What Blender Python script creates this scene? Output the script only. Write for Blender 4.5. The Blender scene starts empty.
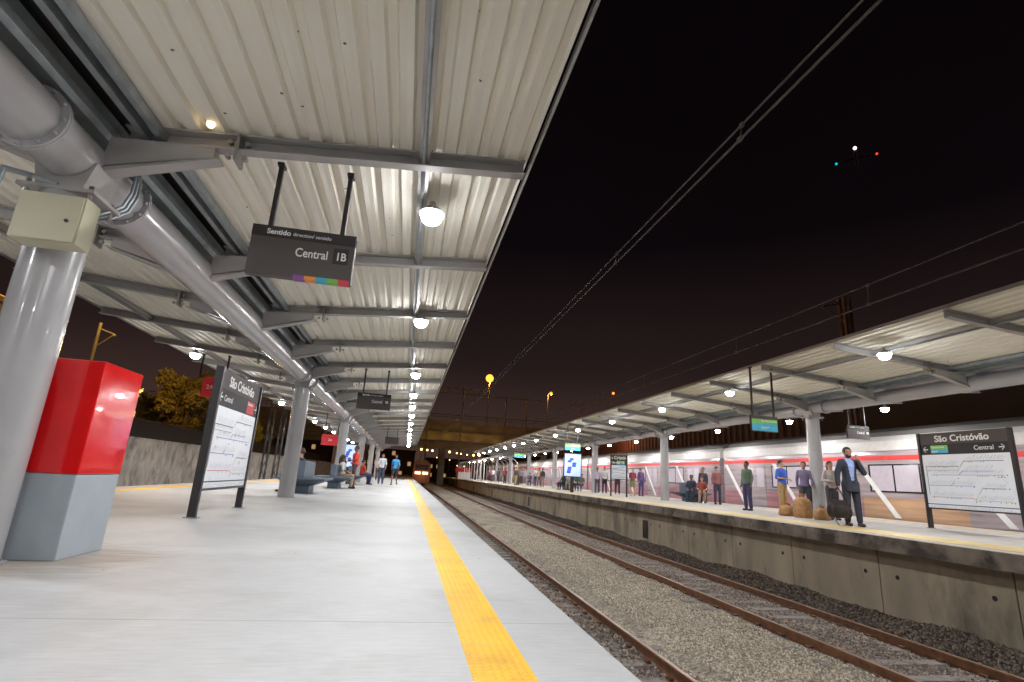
import bpy, bmesh, math, random
import numpy as np
from mathutils import Vector, Matrix
random.seed(7); rng=np.random.default_rng(7)
S=bpy.context.scene; COL=S.collection
PI=math.pi
H0=0.78          # camera height above the near platform
# ------------------------------------------------------------------ camera
yaw,pitch,roll=[math.radians(a) for a in (-10.279,14.636,3.368)]
Mc=Matrix.Rotation(yaw,3,'Z')@Matrix.Rotation(PI/2+pitch,3,'X')@Matrix.Rotation(roll,3,'Z')
cd=bpy.data.cameras.new('camera'); cam=bpy.data.objects.new('camera',cd); COL.objects.link(cam)
cam.matrix_world=Matrix.Translation((0,0,H0))@Mc.to_4x4()
cd.sensor_width=36; cd.lens=36*524.29/1024; cd.clip_start=0.05; cd.clip_end=6000
S.camera=cam
# ------------------------------------------------------------------ materials
def lk(nt,a,b): nt.links.new(a,b)
def mat(name,col,rough=.6,metal=0,var=.12,scale=6,bump=.0,bscale=60,spec=.5,coat=0,emis=None,estr=0,stretch=None,dirt=None):
    m=bpy.data.materials.new(name); m.use_nodes=True; nt=m.node_tree; N=nt.nodes
    b=N['Principled BSDF']; b.inputs['Roughness'].default_value=rough; b.inputs['Metallic'].default_value=metal
    b.inputs['Specular IOR Level'].default_value=spec; b.inputs['Coat Weight'].default_value=coat
    tc=N.new('ShaderNodeTexCoord'); src=tc.outputs['Object']
    if stretch:
        mp=N.new('ShaderNodeMapping'); mp.inputs['Scale'].default_value=stretch; lk(nt,src,mp.inputs['Vector']); src=mp.outputs[0]
    n=N.new('ShaderNodeTexNoise'); n.inputs['Scale'].default_value=scale; n.inputs['Detail'].default_value=6; lk(nt,src,n.inputs['Vector'])
    r=N.new('ShaderNodeMapRange'); r.inputs['From Min'].default_value=.3; r.inputs['From Max'].default_value=.7
    r.inputs['To Min'].default_value=1-var; r.inputs['To Max'].default_value=1+var; lk(nt,n.outputs['Fac'],r.inputs['Value'])
    mx=N.new('ShaderNodeVectorMath'); mx.operation='SCALE'; mx.inputs[0].default_value=col[:3]; lk(nt,r.outputs[0],mx.inputs['Scale'])
    out=mx.outputs[0]
    if dirt:
        dcol,dsc,dlo,dhi=dirt
        n2=N.new('ShaderNodeTexNoise'); n2.inputs['Scale'].default_value=dsc; n2.inputs['Detail'].default_value=8; n2.inputs['Roughness'].default_value=.65; lk(nt,src,n2.inputs['Vector'])
        r2=N.new('ShaderNodeMapRange'); r2.inputs['From Min'].default_value=dlo; r2.inputs['From Max'].default_value=dhi; lk(nt,n2.outputs['Fac'],r2.inputs['Value'])
        mm=N.new('ShaderNodeMix'); mm.data_type='RGBA'; lk(nt,r2.outputs[0],mm.inputs['Factor']); lk(nt,out,mm.inputs['A']); mm.inputs['B'].default_value=(*dcol,1); out=mm.outputs['Result']
    lk(nt,out,b.inputs['Base Color'])
    rr=N.new('ShaderNodeMapRange'); rr.inputs['To Min'].default_value=max(0,rough-.08); rr.inputs['To Max'].default_value=min(1,rough+.08); lk(nt,n.outputs['Fac'],rr.inputs['Value']); lk(nt,rr.outputs[0],b.inputs['Roughness'])
    if bump:
        nb=N.new('ShaderNodeTexNoise'); nb.inputs['Scale'].default_value=bscale; nb.inputs['Detail'].default_value=4; lk(nt,tc.outputs['Object'],nb.inputs['Vector'])
        bp=N.new('ShaderNodeBump'); bp.inputs['Strength'].default_value=bump; bp.inputs['Distance'].default_value=.02; lk(nt,nb.outputs['Fac'],bp.inputs['Height']); lk(nt,bp.outputs[0],b.inputs['Normal'])
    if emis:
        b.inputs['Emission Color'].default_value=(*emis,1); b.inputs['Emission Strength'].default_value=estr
    return m
M={}
M['steel']=mat('painted_steel',(.36,.345,.335),.38,0,.08,3,.03,20,dirt=((.22,.19,.17),2.2,.58,.8))
M['tube']=mat('tube_paint',(.40,.395,.405),.24,0,.05,2,.015,14,coat=.3,dirt=((.33,.31,.3),1.5,.6,.9))
M['bolt']=mat('bolt_metal',(.3,.29,.28),.35,.7)
M['galv']=mat('galvanised',(.33,.37,.39),.42,.55,.18,7)
M['darkmetal']=mat('dark_metal',(.035,.032,.033),.6,0)
M['black']=mat('black_paint',(.018,.016,.017),.4)
M['signbrown']=mat('sign_brown',(.075,.062,.058),.62,0,.05)
M['signdark']=mat('sign_dark',(.022,.018,.02),.6,0,.05)
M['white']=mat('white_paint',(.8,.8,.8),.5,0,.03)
M['letter']=mat('letter_white',(.85,.85,.85),.5,0,0)
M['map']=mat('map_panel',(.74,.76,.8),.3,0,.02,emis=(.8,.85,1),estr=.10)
M['mapline']=mat('map_ink',(.03,.03,.04),.5); M['mapblue']=mat('map_blue',(.25,.3,.6),.5); M['mapred']=mat('map_red',(.6,.2,.2),.5); M['mapgrey']=mat('map_grey',(.35,.36,.4),.5); M['mapyel']=mat('map_yellow',(.6,.55,.2),.5)
for n,c in dict(purple=(.22,.06,.3),orange=(.75,.25,.02),cyan=(.03,.36,.55),green=(.16,.42,.05),redc=(.6,.02,.04)).items(): M[n]=mat(n+'_print',c,.5,0,.03)
M['cream']=mat('cream_box',(.50,.48,.33),.4,0,.05,4,.02,40)
M['redpaint']=mat('red_gloss',(.72,.008,.010),.12,0,.10,3,.22,3.5,coat=.6)
M['greypaint']=mat('grey_plinth',(.36,.41,.45),.55,0,.06,5,.03,40)
M['bench']=mat('bench_bluegrey',(.10,.13,.17),.5,0,.1)
M['rail']=mat('rusty_rail',(.17,.075,.035),.55,.25,.35,9,.2,40); M['railtop']=mat('rail_running_surface',(.42,.29,.22),.38,.7,.1,2)
M['sleeper']=mat('sleeper_concrete',(.27,.235,.215),.85,0,.25,8,.4,40)
M['wallconc']=mat('edge_wall_concrete',(.50,.42,.31),.8,0,.22,1.6,.2,30,stretch=(1,1,.35),dirt=((.10,.085,.07),1.1,.5,.78))
M['lip']=mat('edge_lip_concrete',(.30,.25,.205),.85,0,.3,3,.4,25,dirt=((.085,.07,.06),2.2,.44,.62))
M['oldwall']=mat('stained_wall',(.46,.41,.35),.85,0,.3,2.2,.5,16,stretch=(1,1,.6),dirt=((.12,.09,.07),1.9,.50,.72))
M['leaf']=mat('leaves',(.085,.08,.02),.6,0,.5,1.2); M['trunk']=mat('bark',(.07,.05,.035),.9,0,.3)
M['glasslit']=mat('lit_window',(.3,.3,.32),.1,0,.1,emis=(.85,.62,.74),estr=.30)
M['glassdark']=mat('dark_glass',(.02,.02,.025),.08)
M['trainbody']=mat('train_body',(.36,.30,.32),.30,.1,.30,2.6,stretch=(.2,.16,2.6)); M['trainpink']=mat('train_pink',(.38,.18,.21),.32,.0,.30,2.6,stretch=(.2,.16,2.6))
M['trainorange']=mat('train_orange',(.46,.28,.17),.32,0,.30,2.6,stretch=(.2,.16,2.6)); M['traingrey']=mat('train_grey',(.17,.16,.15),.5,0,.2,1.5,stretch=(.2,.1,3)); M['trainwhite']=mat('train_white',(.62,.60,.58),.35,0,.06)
M['trainred']=mat('train_red',(.7,.05,.05),.35)
M['viaduct']=mat('viaduct_concrete',(.20,.16,.12),.85,0,.3,.35,.2,3,stretch=(1,1,4))
M['darkbld']=mat('dark_building',(.10,.065,.05),.85,0,.3,.4); M['rustfence']=mat('rust_cladding',(.20,.10,.07),.7,0,.25,2)
M['earth']=mat('earth',(.055,.045,.035),.95,0,.3,.2)
M['led']=mat('led_lens',(1,1,1),.3,emis=(.97,.98,1),estr=90)
M['sodium']=mat('sodium_lens',(1,.5,.1),.3,emis=(1,.46,.05),estr=1.9); M['sodium2']=mat('sodium_far',(1,.5,.1),.3,emis=(1,.38,.06),estr=1.6)
M['headl']=mat('train_headlight',(1,.6,.3),.3,emis=(1,.42,.2),estr=5)
M['strlight']=mat('warm_bulb',(1,.7,.3),.3,emis=(1,.62,.25),estr=5)
M['adblue']=mat('lit_advert',(.5,.6,.9),.3,emis=(.50,.66,1),estr=.7); M['adblue2']=mat('advert_print',(.05,.12,.5),.4,emis=(.05,.15,.7),estr=.35)
M['greenemit']=mat('sign_green',(.18,.45,.08),.4,emis=(.25,.6,.1),estr=.12); M['blueemit']=mat('sign_blue',(.05,.35,.5),.4,emis=(.05,.4,.6),estr=.15); M['redemit']=mat('sign_red',(.50,.012,.02),.5,emis=(.8,.03,.05),estr=.06)
M['leather']=mat('dark_leather',(.028,.018,.018),.75,0,.3,9); M['tanbag']=mat('tan_sack',(.36,.19,.08),.8,0,.3,9,.3,30)
M['wire']=mat('wire',(.16,.14,.13),.9,0,spec=.1)
M['tealem']=mat('teal_light',(0,.5,.5),.3,emis=(.0,.42,.5),estr=1.6); M['redem']=mat('red_light',(.5,0,0),.3,emis=(.8,.05,.03),estr=1.5); M['whiteem']=mat('white_light',(1,1,1),.3,emis=(1,.8,.85),estr=4)
# ceiling sheets: cream coated metal with small rust specks
def roofmat():
    m=mat('roof_sheet',(.86,.83,.735),.62,0,.05,.8,.015,30,stretch=(3,.25,1)); nt=m.node_tree; N=nt.nodes; b=N['Principled BSDF']
    src=b.inputs['Base Color'].links[0].from_socket; tc=N.new('ShaderNodeTexCoord')
    v=N.new('ShaderNodeTexVoronoi'); v.inputs['Scale'].default_value=3.6; lk(nt,tc.outputs['Object'],v.inputs['Vector'])
    n=N.new('ShaderNodeTexNoise'); n.inputs['Scale'].default_value=3; lk(nt,tc.outputs['Object'],n.inputs['Vector'])
    g=N.new('ShaderNodeMath'); g.operation='LESS_THAN'; lk(nt,v.outputs['Distance'],g.inputs[0]); g.inputs[1].default_value=.045
    g2=N.new('ShaderNodeMath'); g2.operation='GREATER_THAN'; lk(nt,n.outputs['Fac'],g2.inputs[0]); g2.inputs[1].default_value=.46
    mu=N.new('ShaderNodeMath'); mu.operation='MULTIPLY'; lk(nt,g.outputs[0],mu.inputs[0]); lk(nt,g2.outputs[0],mu.inputs[1])
    mm=N.new('ShaderNodeMix'); mm.data_type='RGBA'; lk(nt,mu.outputs[0],mm.inputs['Factor']); lk(nt,src,mm.inputs['A']); mm.inputs['B'].default_value=(.16,.12,.09,1)
    lk(nt,mm.outputs['Result'],b.inputs['Base Color']); return m
M['roof']=roofmat()
JY=3.15
def floormat(name,col):
    m=mat(name,col,.62,0,.06,.7,.0,dirt=((col[0]*.68,col[1]*.66,col[2]*.62),.75,.47,.82)); nt=m.node_tree; N=nt.nodes; b=N['Principled BSDF']
    src=b.inputs['Base Color'].links[0].from_socket; tc=N.new('ShaderNodeTexCoord')
    mp=N.new('ShaderNodeMapping'); mp.inputs['Scale'].default_value=(1,9,1); lk(nt,tc.outputs['Object'],mp.inputs['Vector'])
    n=N.new('ShaderNodeTexNoise'); n.inputs['Scale'].default_value=5; n.inputs['Detail'].default_value=8; n.inputs['Roughness'].default_value=.7; lk(nt,mp.outputs[0],n.inputs['Vector'])
    r=N.new('ShaderNodeMapRange'); r.inputs['From Min'].default_value=.3; r.inputs['From Max'].default_value=.7; r.inputs['To Min'].default_value=.88; r.inputs['To Max'].default_value=1.08; lk(nt,n.outputs['Fac'],r.inputs['Value'])
    # slab joints every 2.5 m across, from a thin line in Y and X
    sp=N.new('ShaderNodeSeparateXYZ'); lk(nt,tc.outputs['Object'],sp.inputs[0])
    ad=N.new('ShaderNodeMath'); ad.inputs[1].default_value=-JY; lk(nt,sp.outputs['Y'],ad.inputs[0]); a=N.new('ShaderNodeMath'); a.operation='PINGPONG'; lk(nt,ad.outputs[0],a.inputs[0]); a.inputs[1].default_value=1.25
    l=N.new('ShaderNodeMath'); l.operation='LESS_THAN'; lk(nt,a.outputs[0],l.inputs[0]); l.inputs[1].default_value=.0045
    ml=N.new('ShaderNodeMath'); ml.operation='MULTIPLY_ADD'; lk(nt,l.outputs[0],ml.inputs[0]); ml.inputs[1].default_value=-.42; ml.inputs[2].default_value=1
    mu=N.new('ShaderNodeMath'); mu.operation='MULTIPLY'; lk(nt,r.outputs[0],mu.inputs[0]); lk(nt,ml.outputs[0],mu.inputs[1])
    sc=N.new('ShaderNodeVectorMath'); sc.operation='SCALE'; lk(nt,src,sc.inputs[0]); lk(nt,mu.outputs[0],sc.inputs['Scale']); lk(nt,sc.outputs[0],b.inputs['Base Color'])
    # brown washed stain round the cabinet foot, small dark specks elsewhere
    vd=N.new('ShaderNodeVectorMath'); vd.operation='DISTANCE'; lk(nt,tc.outputs['Object'],vd.inputs[0]); vd.inputs[1].default_value=(-2.75,4.75,0)
    n3=N.new('ShaderNodeTexNoise'); n3.inputs['Scale'].default_value=2.3; n3.inputs['Detail'].default_value=6; lk(nt,mp.outputs[0],n3.inputs['Vector'])
    a3=N.new('ShaderNodeMath'); a3.operation='MULTIPLY_ADD'; lk(nt,n3.outputs['Fac'],a3.inputs[0]); a3.inputs[1].default_value=-1.6; lk(nt,vd.outputs['Value'],a3.inputs[2])
    r3=N.new('ShaderNodeMapRange'); r3.inputs['From Min'].default_value=-.35; r3.inputs['From Max'].default_value=.15; r3.inputs['To Min'].default_value=.55; r3.inputs['To Max'].default_value=0; lk(nt,a3.outputs[0],r3.inputs['Value'])
    v3=N.new('ShaderNodeTexVoronoi'); v3.inputs['Scale'].default_value=1.7; lk(nt,tc.outputs['Object'],v3.inputs['Vector']); l3=N.new('ShaderNodeMath'); l3.operation='LESS_THAN'; lk(nt,v3.outputs['Distance'],l3.inputs[0]); l3.inputs[1].default_value=.022
    m3=N.new('ShaderNodeMix'); m3.data_type='RGBA'; lk(nt,r3.outputs[0],m3.inputs['Factor']); lk(nt,sc.outputs[0],m3.inputs['A']); m3.inputs['B'].default_value=(.25,.17,.10,1)
    m4=N.new('ShaderNodeMix'); m4.data_type='RGBA'; lk(nt,l3.outputs[0],m4.inputs['Factor']); lk(nt,m3.outputs['Result'],m4.inputs['A']); m4.inputs['B'].default_value=(.14,.13,.12,1); lk(nt,m4.outputs['Result'],b.inputs['Base Color'])
    bp=N.new('ShaderNodeBump'); bp.inputs['Strength'].default_value=.25; bp.inputs['Distance'].default_value=.004; lk(nt,n.outputs['Fac'],bp.inputs['Height']); lk(nt,bp.outputs[0],b.inputs['Normal'])
    return m
M['floor']=floormat('platform_concrete',(.455,.462,.47)); M['floor2']=floormat('far_platform_concrete',(.42,.39,.36))
def yellowmat(name,col):
    m=mat(name,col,.5,0,.08,4,0,dirt=((col[0]*.62,col[1]*.52,col[2]),2.2,.50,.8)); nt=m.node_tree; N=nt.nodes; b=N['Principled BSDF']
    tc=N.new('ShaderNodeTexCoord'); v=N.new('ShaderNodeTexVoronoi'); v.inputs['Scale'].default_value=28; v.inputs['Randomness'].default_value=0; lk(nt,tc.outputs['Object'],v.inputs['Vector'])
    r=N.new('ShaderNodeMapRange'); r.inputs['From Min'].default_value=.25; r.inputs['From Max'].default_value=.4; r.inputs['To Min'].default_value=1; r.inputs['To Max'].default_value=0; lk(nt,v.outputs['Distance'],r.inputs['Value'])
    bp=N.new('ShaderNodeBump'); bp.inputs['Strength'].default_value=.9; bp.inputs['Distance'].default_value=.006; lk(nt,r.outputs[0],bp.inputs['Height']); lk(nt,bp.outputs[0],b.inputs['Normal']); return m
M['yellow']=yellowmat('yellow_tactile',(.90,.50,.02)); M['yellow2']=yellowmat('worn_yellow_band',(.56,.42,.15))
def gravelmat(name,c1,c2,scale):
    m=bpy.data.materials.new(name); m.use_nodes=True; nt=m.node_tree; N=nt.nodes; b=N['Principled BSDF']; b.inputs['Roughness'].default_value=.9
    tc=N.new('ShaderNodeTexCoord'); v=N.new('ShaderNodeTexVoronoi'); v.inputs['Scale'].default_value=scale; lk(nt,tc.outputs['Object'],v.inputs['Vector'])
    cr=N.new('ShaderNodeValToRGB'); cr.color_ramp.elements[0].color=(*c1,1); cr.color_ramp.elements[1].color=(*c2,1); sp=N.new('ShaderNodeSeparateColor'); lk(nt,v.outputs['Color'],sp.inputs[0]); lk(nt,sp.outputs[0],cr.inputs[0])
    n=N.new('ShaderNodeTexNoise'); n.inputs['Scale'].default_value=.9; n.inputs['Detail'].default_value=5; lk(nt,tc.outputs['Object'],n.inputs['Vector'])
    r=N.new('ShaderNodeMapRange'); r.inputs['From Min'].default_value=.3; r.inputs['From Max'].default_value=.7; r.inputs['To Min'].default_value=.65; r.inputs['To Max'].default_value=1.2; lk(nt,n.outputs['Fac'],r.inputs['Value'])
    sc=N.new('ShaderNodeVectorMath'); sc.operation='SCALE'; lk(nt,cr.outputs[0],sc.inputs[0]); lk(nt,r.outputs[0],sc.inputs['Scale']); lk(nt,sc.outputs[0],b.inputs['Base Color'])
    bp=N.new('ShaderNodeBump'); bp.inputs['Strength'].default_value=1; bp.inputs['Distance'].default_value=.03; bp.invert=True; lk(nt,v.outputs['Distance'],bp.inputs['Height']); lk(nt,bp.outputs[0],b.inputs['Normal']); return m
M['grav']=gravelmat('light_ballast',(.22,.185,.14),(.62,.54,.43),26); M['gravd']=gravelmat('dark_ballast',(.09,.075,.068),(.32,.27,.24),22)
def stonemat(name,c1,c2):
    m=bpy.data.materials.new(name); m.use_nodes=True; nt=m.node_tree; N=nt.nodes; b=N['Principled BSDF']; b.inputs['Roughness'].default_value=.85
    g=N.new('ShaderNodeNewGeometry'); cr=N.new('ShaderNodeValToRGB'); e=cr.color_ramp; e.elements[0].color=(*c1,1); e.elements[1].color=(*c2,1)
    k=e.elements.new(.6); k.color=tuple((a+b_)/2*f for a,b_,f in zip(c1,c2,(1.05,1,.9)))+(1,)
    lk(nt,g.outputs['Random Per Island'],cr.inputs[0]); lk(nt,cr.outputs[0],b.inputs['Base Color']); return m
M['stone']=stonemat('light_stones',(.22,.19,.16),(.86,.78,.66)); M['stoned']=stonemat('dark_stones',(.10,.08,.07),(.52,.43,.37))
# ------------------------------------------------------------------ object helpers
def tag(o,label=None,cat=None,group=None,kind=None):
    if label: o['label']=label
    if cat: o['category']=cat
    if group: o['group']=group
    if kind: o['kind']=kind
    return o
def empty(name,loc=(0,0,0),rz=0):
    o=bpy.data.objects.new(name,None); COL.objects.link(o); o.location=loc; o.rotation_euler=(0,0,rz); o.empty_display_size=.2; return o
class MB:
    def __init__(s): s.v=[]; s.f=[]; s.sm=[]; s.mi=[]
    def add(s,vs,fs,smooth=False,mi=0):
        n=len(s.v); s.v+= [tuple(v) for v in vs]; s.f+=[tuple(i+n for i in f) for f in fs]; s.sm+=[smooth]*len(fs); s.mi+=[mi]*len(fs); return s
    def box(s,x0,x1,y0,y1,z0,z1,mi=0):
        vs=[(x,y,z) for z in (z0,z1) for y in (y0,y1) for x in (x0,x1)]
        return s.add(vs,[(0,2,3,1),(4,5,7,6),(0,1,5,4),(2,6,7,3),(0,4,6,2),(1,3,7,5)],mi=mi)
    def hexa(s,p,mi=0):  # 8 pts bottom 4 ccw, top 4 ccw
        return s.add(p,[(3,2,1,0),(4,5,6,7),(0,1,5,4),(1,2,6,5),(2,3,7,6),(3,0,4,7)],mi=mi)
    def prism(s,prof,axis,a,b,mi=0,smooth=False):  # prof list 2d, extruded along axis from a to b
        n=len(prof)
        def p3(u,v,t): return {'y':(u,t,v),'x':(t,u,v),'z':(u,v,t)}[axis]
        vs=[p3(u,v,a) for u,v in prof]+[p3(u,v,b) for u,v in prof]
        s.add(vs,[(i,(i+1)%n,(i+1)%n+n,i+n) for i in range(n)],smooth,mi)
        s.add(vs,[tuple(range(n))[::-1],tuple(range(n,2*n))],False,mi); return s
    def tube(s,a,b,r0,r1=None,n=12,caps=True,smooth=True,mi=0):
        r1=r0 if r1 is None else r1; a=Vector(a); b=Vector(b); d=(b-a).normalized()
        u=d.orthogonal().normalized(); w=d.cross(u); vs=[]
        for c,r in ((a,r0),(b,r1)):
            for i in range(n): t=2*PI*i/n; vs.append(c+u*math.cos(t)*r+w*math.sin(t)*r)
        s.add(vs,[(i,(i+1)%n,(i+1)%n+n,i+n) for i in range(n)],smooth,mi)
        if caps: s.add(vs,[tuple(range(n))[::-1],tuple(range(n,2*n))],False,mi)
        return s
    def path(s,pts,r,n=8,mi=0):
        for a,b in zip(pts[:-1],pts[1:]): s.tube(a,b,r,r,n,mi=mi)
        for p in pts[1:-1]: s.ball(p,r*1.01,n,max(4,n//2),mi=mi)
        return s
    def ball(s,c,r,n=12,m=8,mi=0,sc=(1,1,1)):
        vs=[];fs=[]
        for j in range(m+1):
            ph=PI*j/m
            for i in range(n): t=2*PI*i/n; vs.append((c[0]+r*sc[0]*math.sin(ph)*math.cos(t),c[1]+r*sc[1]*math.sin(ph)*math.sin(t),c[2]+r*sc[2]*math.cos(ph)))
        for j in range(m):
            for i in range(n): fs.append((j*n+i,(j+1)*n+i,(j+1)*n+(i+1)%n,j*n+(i+1)%n))
        return s.add(vs,fs,True,mi)
    def build(s,name,mats,parent=None,bevel=0,loc=None):
        me=bpy.data.meshes.new(name); me.from_pydata(s.v,[],s.f); me.polygons.foreach_set('use_smooth',s.sm)
        mats=mats if isinstance(mats,(list,tuple)) else [mats]
        for m in mats: me.materials.append(M[m] if isinstance(m,str) else m)
        me.polygons.foreach_set('material_index',s.mi)
        bm=bmesh.new(); bm.from_mesh(me); bmesh.ops.remove_doubles(bm,verts=bm.verts,dist=1e-5); bmesh.ops.recalc_face_normals(bm,faces=bm.faces)
        for e in bm.edges:
            if len(e.link_faces)==2 and e.calc_face_angle(0)>.7: e.smooth=False
        bm.to_mesh(me); bm.free(); me.update()
        o=bpy.data.objects.new(name,me); COL.objects.link(o)
        if parent: o.parent=parent
        if loc: o.location=loc
        if bevel:
            bv=o.modifiers.new('b','BEVEL'); bv.width=bevel; bv.segments=2; bv.limit_method='ANGLE'
        return o
def copy_tree(o,parent=None):
    c=o.copy(); COL.objects.link(c)
    if parent: c.parent=parent; c.matrix_parent_inverse=o.matrix_parent_inverse.copy()
    for ch in list(o.children): copy_tree(ch,c)
    return c
def text(name,body,size,loc,rot,m,parent,align='LEFT',bold=0.0,xs=1):
    cu=bpy.data.curves.new(name,'FONT'); cu.body=body; cu.size=size; cu.align_x=align; cu.extrude=.0015; cu.offset=bold
    t=bpy.data.objects.new('tmp',cu); COL.objects.link(t); dg=bpy.context.evaluated_depsgraph_get(); me=bpy.data.meshes.new_from_object(t.evaluated_get(dg))
    bpy.data.objects.remove(t); me.materials.clear(); me.materials.append(M[m]); me.name=name
    o=bpy.data.objects.new(name,me); COL.objects.link(o); o.parent=parent; o.location=loc; o.rotation_euler=rot; o.scale=(xs,1,1); return o
def light(name,loc,power,col,r,parent=None):
    l=bpy.data.lights.new(name,'POINT'); l.energy=power; l.color=col; l.shadow_soft_size=r
    o=bpy.data.objects.new(name,l); COL.objects.link(o); o.location=loc
    if parent: o.parent=parent
    return o
def frange(a,b,st):
    while a<b-1e-6: yield a; a+=st
# ------------------------------------------------------------------ world (night sky glow)
W=bpy.data.worlds.new('World'); S.world=W; W.use_nodes=True; nt=W.node_tree; N=nt.nodes; bg=N['Background']
tc=N.new('ShaderNodeTexCoord'); sp=N.new('ShaderNodeSeparateXYZ'); lk(nt,tc.outputs['Generated'],sp.inputs[0])
cr=N.new('ShaderNodeValToRGB'); e=cr.color_ramp; e.elements[0].position=0; e.elements[0].color=(.060,.034,.026,1); e.elements[1].position=.8; e.elements[1].color=(.0018,.0010,.0016,1)
k=e.elements.new(.2); k.color=(.017,.0098,.0096,1); k=e.elements.new(.42); k.color=(.0032,.0020,.0027,1)
lk(nt,sp.outputs['Z'],cr.inputs[0])
nn=N.new('ShaderNodeTexNoise'); nn.inputs['Scale'].default_value=2.5; lk(nt,tc.outputs['Generated'],nn.inputs['Vector'])
mr=N.new('ShaderNodeMapRange'); mr.inputs['To Min'].default_value=.7; mr.inputs['To Max'].default_value=1.3; lk(nt,nn.outputs['Fac'],mr.inputs['Value'])
sc=N.new('ShaderNodeVectorMath'); sc.operation='SCALE'; lk(nt,cr.outputs[0],sc.inputs[0]); lk(nt,mr.outputs[0],sc.inputs['Scale']); lk(nt,sc.outputs[0],bg.inputs['Color']); bg.inputs['Strength'].default_value=1
S.view_settings.view_transform='Standard'; S.view_settings.look='None'; S.view_settings.exposure=.15; S.view_settings.gamma=1
S.cycles.use_denoising=True; S.cycles.max_bounces=6; S.cycles.diffuse_bounces=4; S.cycles.glossy_bounces=3; S.cycles.sample_clamp_indirect=6; S.cycles.use_light_tree=True
# ------------------------------------------------------------------ ground & platforms
ZR=.15; ZRT=H0-2.05
g=MB(); g.add([(-1500,-400,-1.75),(1500,-400,-1.75),(1500,2500,-1.75),(-1500,2500,-1.75)],[(0,1,2,3)]); tag(g.build('ground','earth'),kind='structure')
p=MB(); p.box(-7.15,1.04,-12,175,-.20,0); p.box(-7.0,.88,-12,175,-1.74,-.203); tag(p.build('platform',['floor']),kind='structure')
y=MB(); y.box(.345,.605,-12,175,-.01,.004); tag(y.build('yellow_strip','yellow'),kind='structure')
y=MB(); y.box(-6.55,-6.25,-12,175,-.01,.004); tag(y.build('yellow_strip','yellow'),kind='structure')
p=MB(); p.box(8.56,16.5,-12,120,ZR-.12,ZR,0); tag(p.build('far_platform',['floor2']),kind='structure')
y=MB(); y.box(8.9,10.0,-12,120,ZR,ZR+.004); tag(y.build('far_yellow_strip','yellow2'),kind='structure')
y=MB(); y.box(15.4,15.8,-12,120,ZR,ZR+.004); tag(y.build('far_yellow_strip','yellow2'),kind='structure')
# lip (precast edge) and panel wall of far platform
p=MB()
for y0 in frange(-9.2,119,4.9): p.box(8.48,9.6,y0+.01,y0+4.89,ZR-.25,ZR-.003)
tag(p.build('platform_edge_lip','lip'),kind='structure')
p=MB(); p.box(9.36,16.3,-12,120,-1.74,ZR-.26,0)
yy=-10.06
while yy<119:
    w=2.43
    p.box(9.30,9.38,yy+.012,yy+w,-1.9,ZR-.252,0); 
    yy+=w+.012
for yy in frange(-10.06,119,2.442):
    for dy in (.33,2.05):
        p.tube((9.296,yy+dy,-.62),(9.31,yy+dy,-.62),.042,n=10,mi=1)
for yy in (20.1,40.3,58,74): p.box(9.27,9.32,yy-.28,yy+.12,-1.15,-.5,1)
tag(p.build('platform_wall',['wallconc','black']),kind='structure')
# track bed height field
def bed(x,y):
    z=-1.40+.012*math.sin(x*5+y*1.3)+.012*math.sin(y*2.1-x*3)
    if 3.9<x<5.55: z+=.05
    if 6.25<x<7.75: z+=.006*math.sin(y*1.7)
    if x>8.1: z+=.10*min(1,(x-8.1)/.9)+.035*math.sin(y*1.1)+.02*math.sin(y*3.7+x)
    return z
def sheet(x0,x1,y0,y1,nx,ny,fn):
    m=MB(); vs=[(x0+(x1-x0)*i/nx,y0+(y1-y0)*j/ny,0) for j in range(ny+1) for i in range(nx+1)]
    vs=[(a,b,fn(a,b)) for a,b,_ in vs]; fs=[(j*(nx+1)+i,j*(nx+1)+i+1,(j+1)*(nx+1)+i+1,(j+1)*(nx+1)+i) for j in range(ny) for i in range(nx)]
    return m.add(vs,fs,True)
tag(sheet(.8,3.38,-6,200,10,500,bed).build('track_ballast','gravd'),kind='stuff',label='dark grey ballast beside the near rusty rail',cat='ballast')
tag(sheet(3.38,6.14,-6,200,10,500,bed).build('track_ballast','grav'),kind='stuff',label='pale beige gravel bed between the two tracks',cat='ballast')
tag(sheet(6.14,9.34,-6,200,14,500,bed).build('track_ballast','gravd'),kind='stuff',label='dark dirty ballast under the far track',cat='ballast')
tag(sheet(-12,-6.9,-6,175,6,40,lambda a,b:-1.4).build('track_ballast','gravd'),kind='stuff',label='ballast below the wall left of the platform',cat='ballast')
tag(sheet(16.3,22,-6,175,6,40,lambda a,b:-1.4).build('track_ballast','gravd'),kind='stuff',label='ballast under the train beyond the far platform',cat='ballast')
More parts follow.
